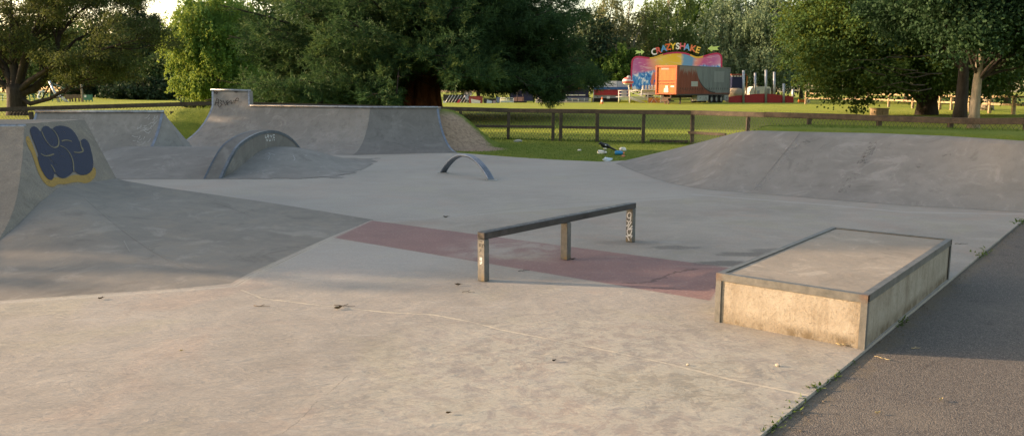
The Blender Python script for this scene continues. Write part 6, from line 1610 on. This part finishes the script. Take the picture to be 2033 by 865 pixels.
# ------------------------------------------------------------------ grass blades
LM_GR = leafmat('grass_blades', (.085, .125, .022), (.14, .17, .034), (.23, .22, .07), .45, .6, .2)  # near blades darker than the lawn ones, shade put into their colour
def blades(name, xs, ys, size, wf, seed, mat, lean=.45):
    r = np.random.default_rng(seed); n = len(xs); P = np.stack([xs, ys, H(xs, ys) - .01], 1)
    ax = r.normal(0, lean, (n, 3)); ax[:, 2] = 1.0
    nm = r.normal(size=(n, 3)); nm[:, 2] = 0
    cl = .5 + .5 * np.sin(xs * .7 + np.sin(ys * .5) * 2) * np.sin(ys * .9 + .3 * xs) + r.normal(0, .25, n)
    o = leaves(name, P, .68 * size * r.uniform(.5, 1.4, n), ax, nm, wf, None, mat, np.clip(cl, 0, 1), .2)
    return tag(o, kind='stuff')
r = np.random.default_rng(77)
def ok(xs, ys):
    m = ~inpoly(xs, ys, FLOOR)
    # keep the trodden patches bare
    d1 = segd(xs, ys, P2(at(880, 235, 23.9)), P2(at(935, 285, 22.6))); d2 = segd(xs, ys, P2(gz(1640, 262, .9)), P2(gz(2033, 277, .88)))
    jit = r.uniform(-.18, .18, len(xs))
    m &= (d1 + jit > .75) & (d2 + jit > .27)
    m &= ~((ys < 13.5) & (segd(xs, ys, (6.0, 15.45), (12.5, 10.2)) > 2.1))
    # nothing in front of the bank face or inside the big ramp
    return m
def wedge(n, y0, y1, pw=1.0, half=.68):
    y = y0 + (y1 - y0) * r.uniform(0, 1, n) ** pw; return r.uniform(-half, half, n) * y, y
xs, ys = wedge(150000, 18.3, 30); xs2 = r.uniform(3.5, 12.5, 60000); ys2 = r.uniform(10.5, 20.5, 60000)
xs = np.concatenate([xs, xs2]); ys = np.concatenate([ys, ys2]); k = ok(xs, ys) & ((xs > -14) | (ys > 24.5)); xs, ys = xs[k], ys[k]
fr_ = np.array([P2(V((11.9, 9.4, 0))), P2(gz(2033, 281, zb)), P2(gz(1588, 262.5, zb)), P2(topc[7]), P2(gz(1235, 320.5, 0))])
front = np.zeros(len(xs), bool)
for a, b in zip(fr_[:-1], fr_[1:]):
    sdist = ((b[0] - a[0]) * (ys - a[1]) - (b[1] - a[1]) * (xs - a[0])) / np.hypot(*(b - a)); t = ((xs - a[0]) * (b[0] - a[0]) + (ys - a[1]) * (b[1] - a[1])) / np.sum((b - a) ** 2)
    front |= (sdist > -.05) & (sdist < 3.5) & (t > -.02) & (t < 1.02)
xs, ys = xs[~front], ys[~front]
blades('near_grass', xs, ys, .05, .2, 1, LM_GR)
xs, ys = wedge(110000, 29, 62, 1.15); blades('field_grass', xs, ys, .05, .5, 2, leafmat('lawn_blades', (.17, .215, .03), (.26, .28, .05), (.36, .33, .10), .45, .6, .2))

# long grass left by the mower along the fence, crumbs along the path edge
xs = []; ys = []
for a, b in zip(fl_[:-1], fl_[1:]):
    n = int((b - a).length * 190); t = r.uniform(0, 1, n); xs.append(a.x + (b.x - a.x) * t + r.normal(0, .07, n)); ys.append(a.y + (b.y - a.y) * t + r.normal(0, .07, n))
xs = np.concatenate(xs); ys = np.concatenate(ys); k = ok(xs, ys); blades('fence_line_grass', xs[k], ys[k], .16, .1, 4, LM_GR)
n = 900; t = r.uniform(-5.5, 9.5, n); off = np.abs(r.normal(0, .045, n)) + .012; keep_ = r.random(n) < .35 + .65 * (np.sin(t * 2.1) * np.sin(t * .9 + 1) > -.1); t, off = t[keep_], off[keep_]; n = len(t)
C_ = np.stack([E1.x + ed.x * t + ed.y * off, E1.y + ed.y * t - ed.x * off, np.full(n, -.016)], 1); sz = r.uniform(.003, .009, n)[:, None, None]
tet = np.array([[1, 0, 0], [-.5, .87, 0], [-.5, -.87, 0], [0, 0, .9]]); ang_ = r.uniform(0, 6.28, n); ca, sa = np.cos(ang_), np.sin(ang_)
rot = np.stack([np.stack([ca, -sa, 0 * ca], 1), np.stack([sa, ca, 0 * ca], 1), np.stack([0 * ca, 0 * ca, 0 * ca + 1], 1)], 1)
vv = C_[:, None] + np.einsum('nij,kj->nki', rot, tet) * sz * r.uniform(.6, 1.5, (n, 4, 1)); ff = (np.arange(n)[:, None, None] * 4 + np.array([[0, 1, 3], [1, 2, 3], [2, 0, 3]])[None]).reshape(-1, 3)
tag(np_mesh('path_edge_grit', vv.reshape(-1, 3), ff, plain('grit', (.16, .135, .10), .95, 0, .5, 40)), kind='stuff')
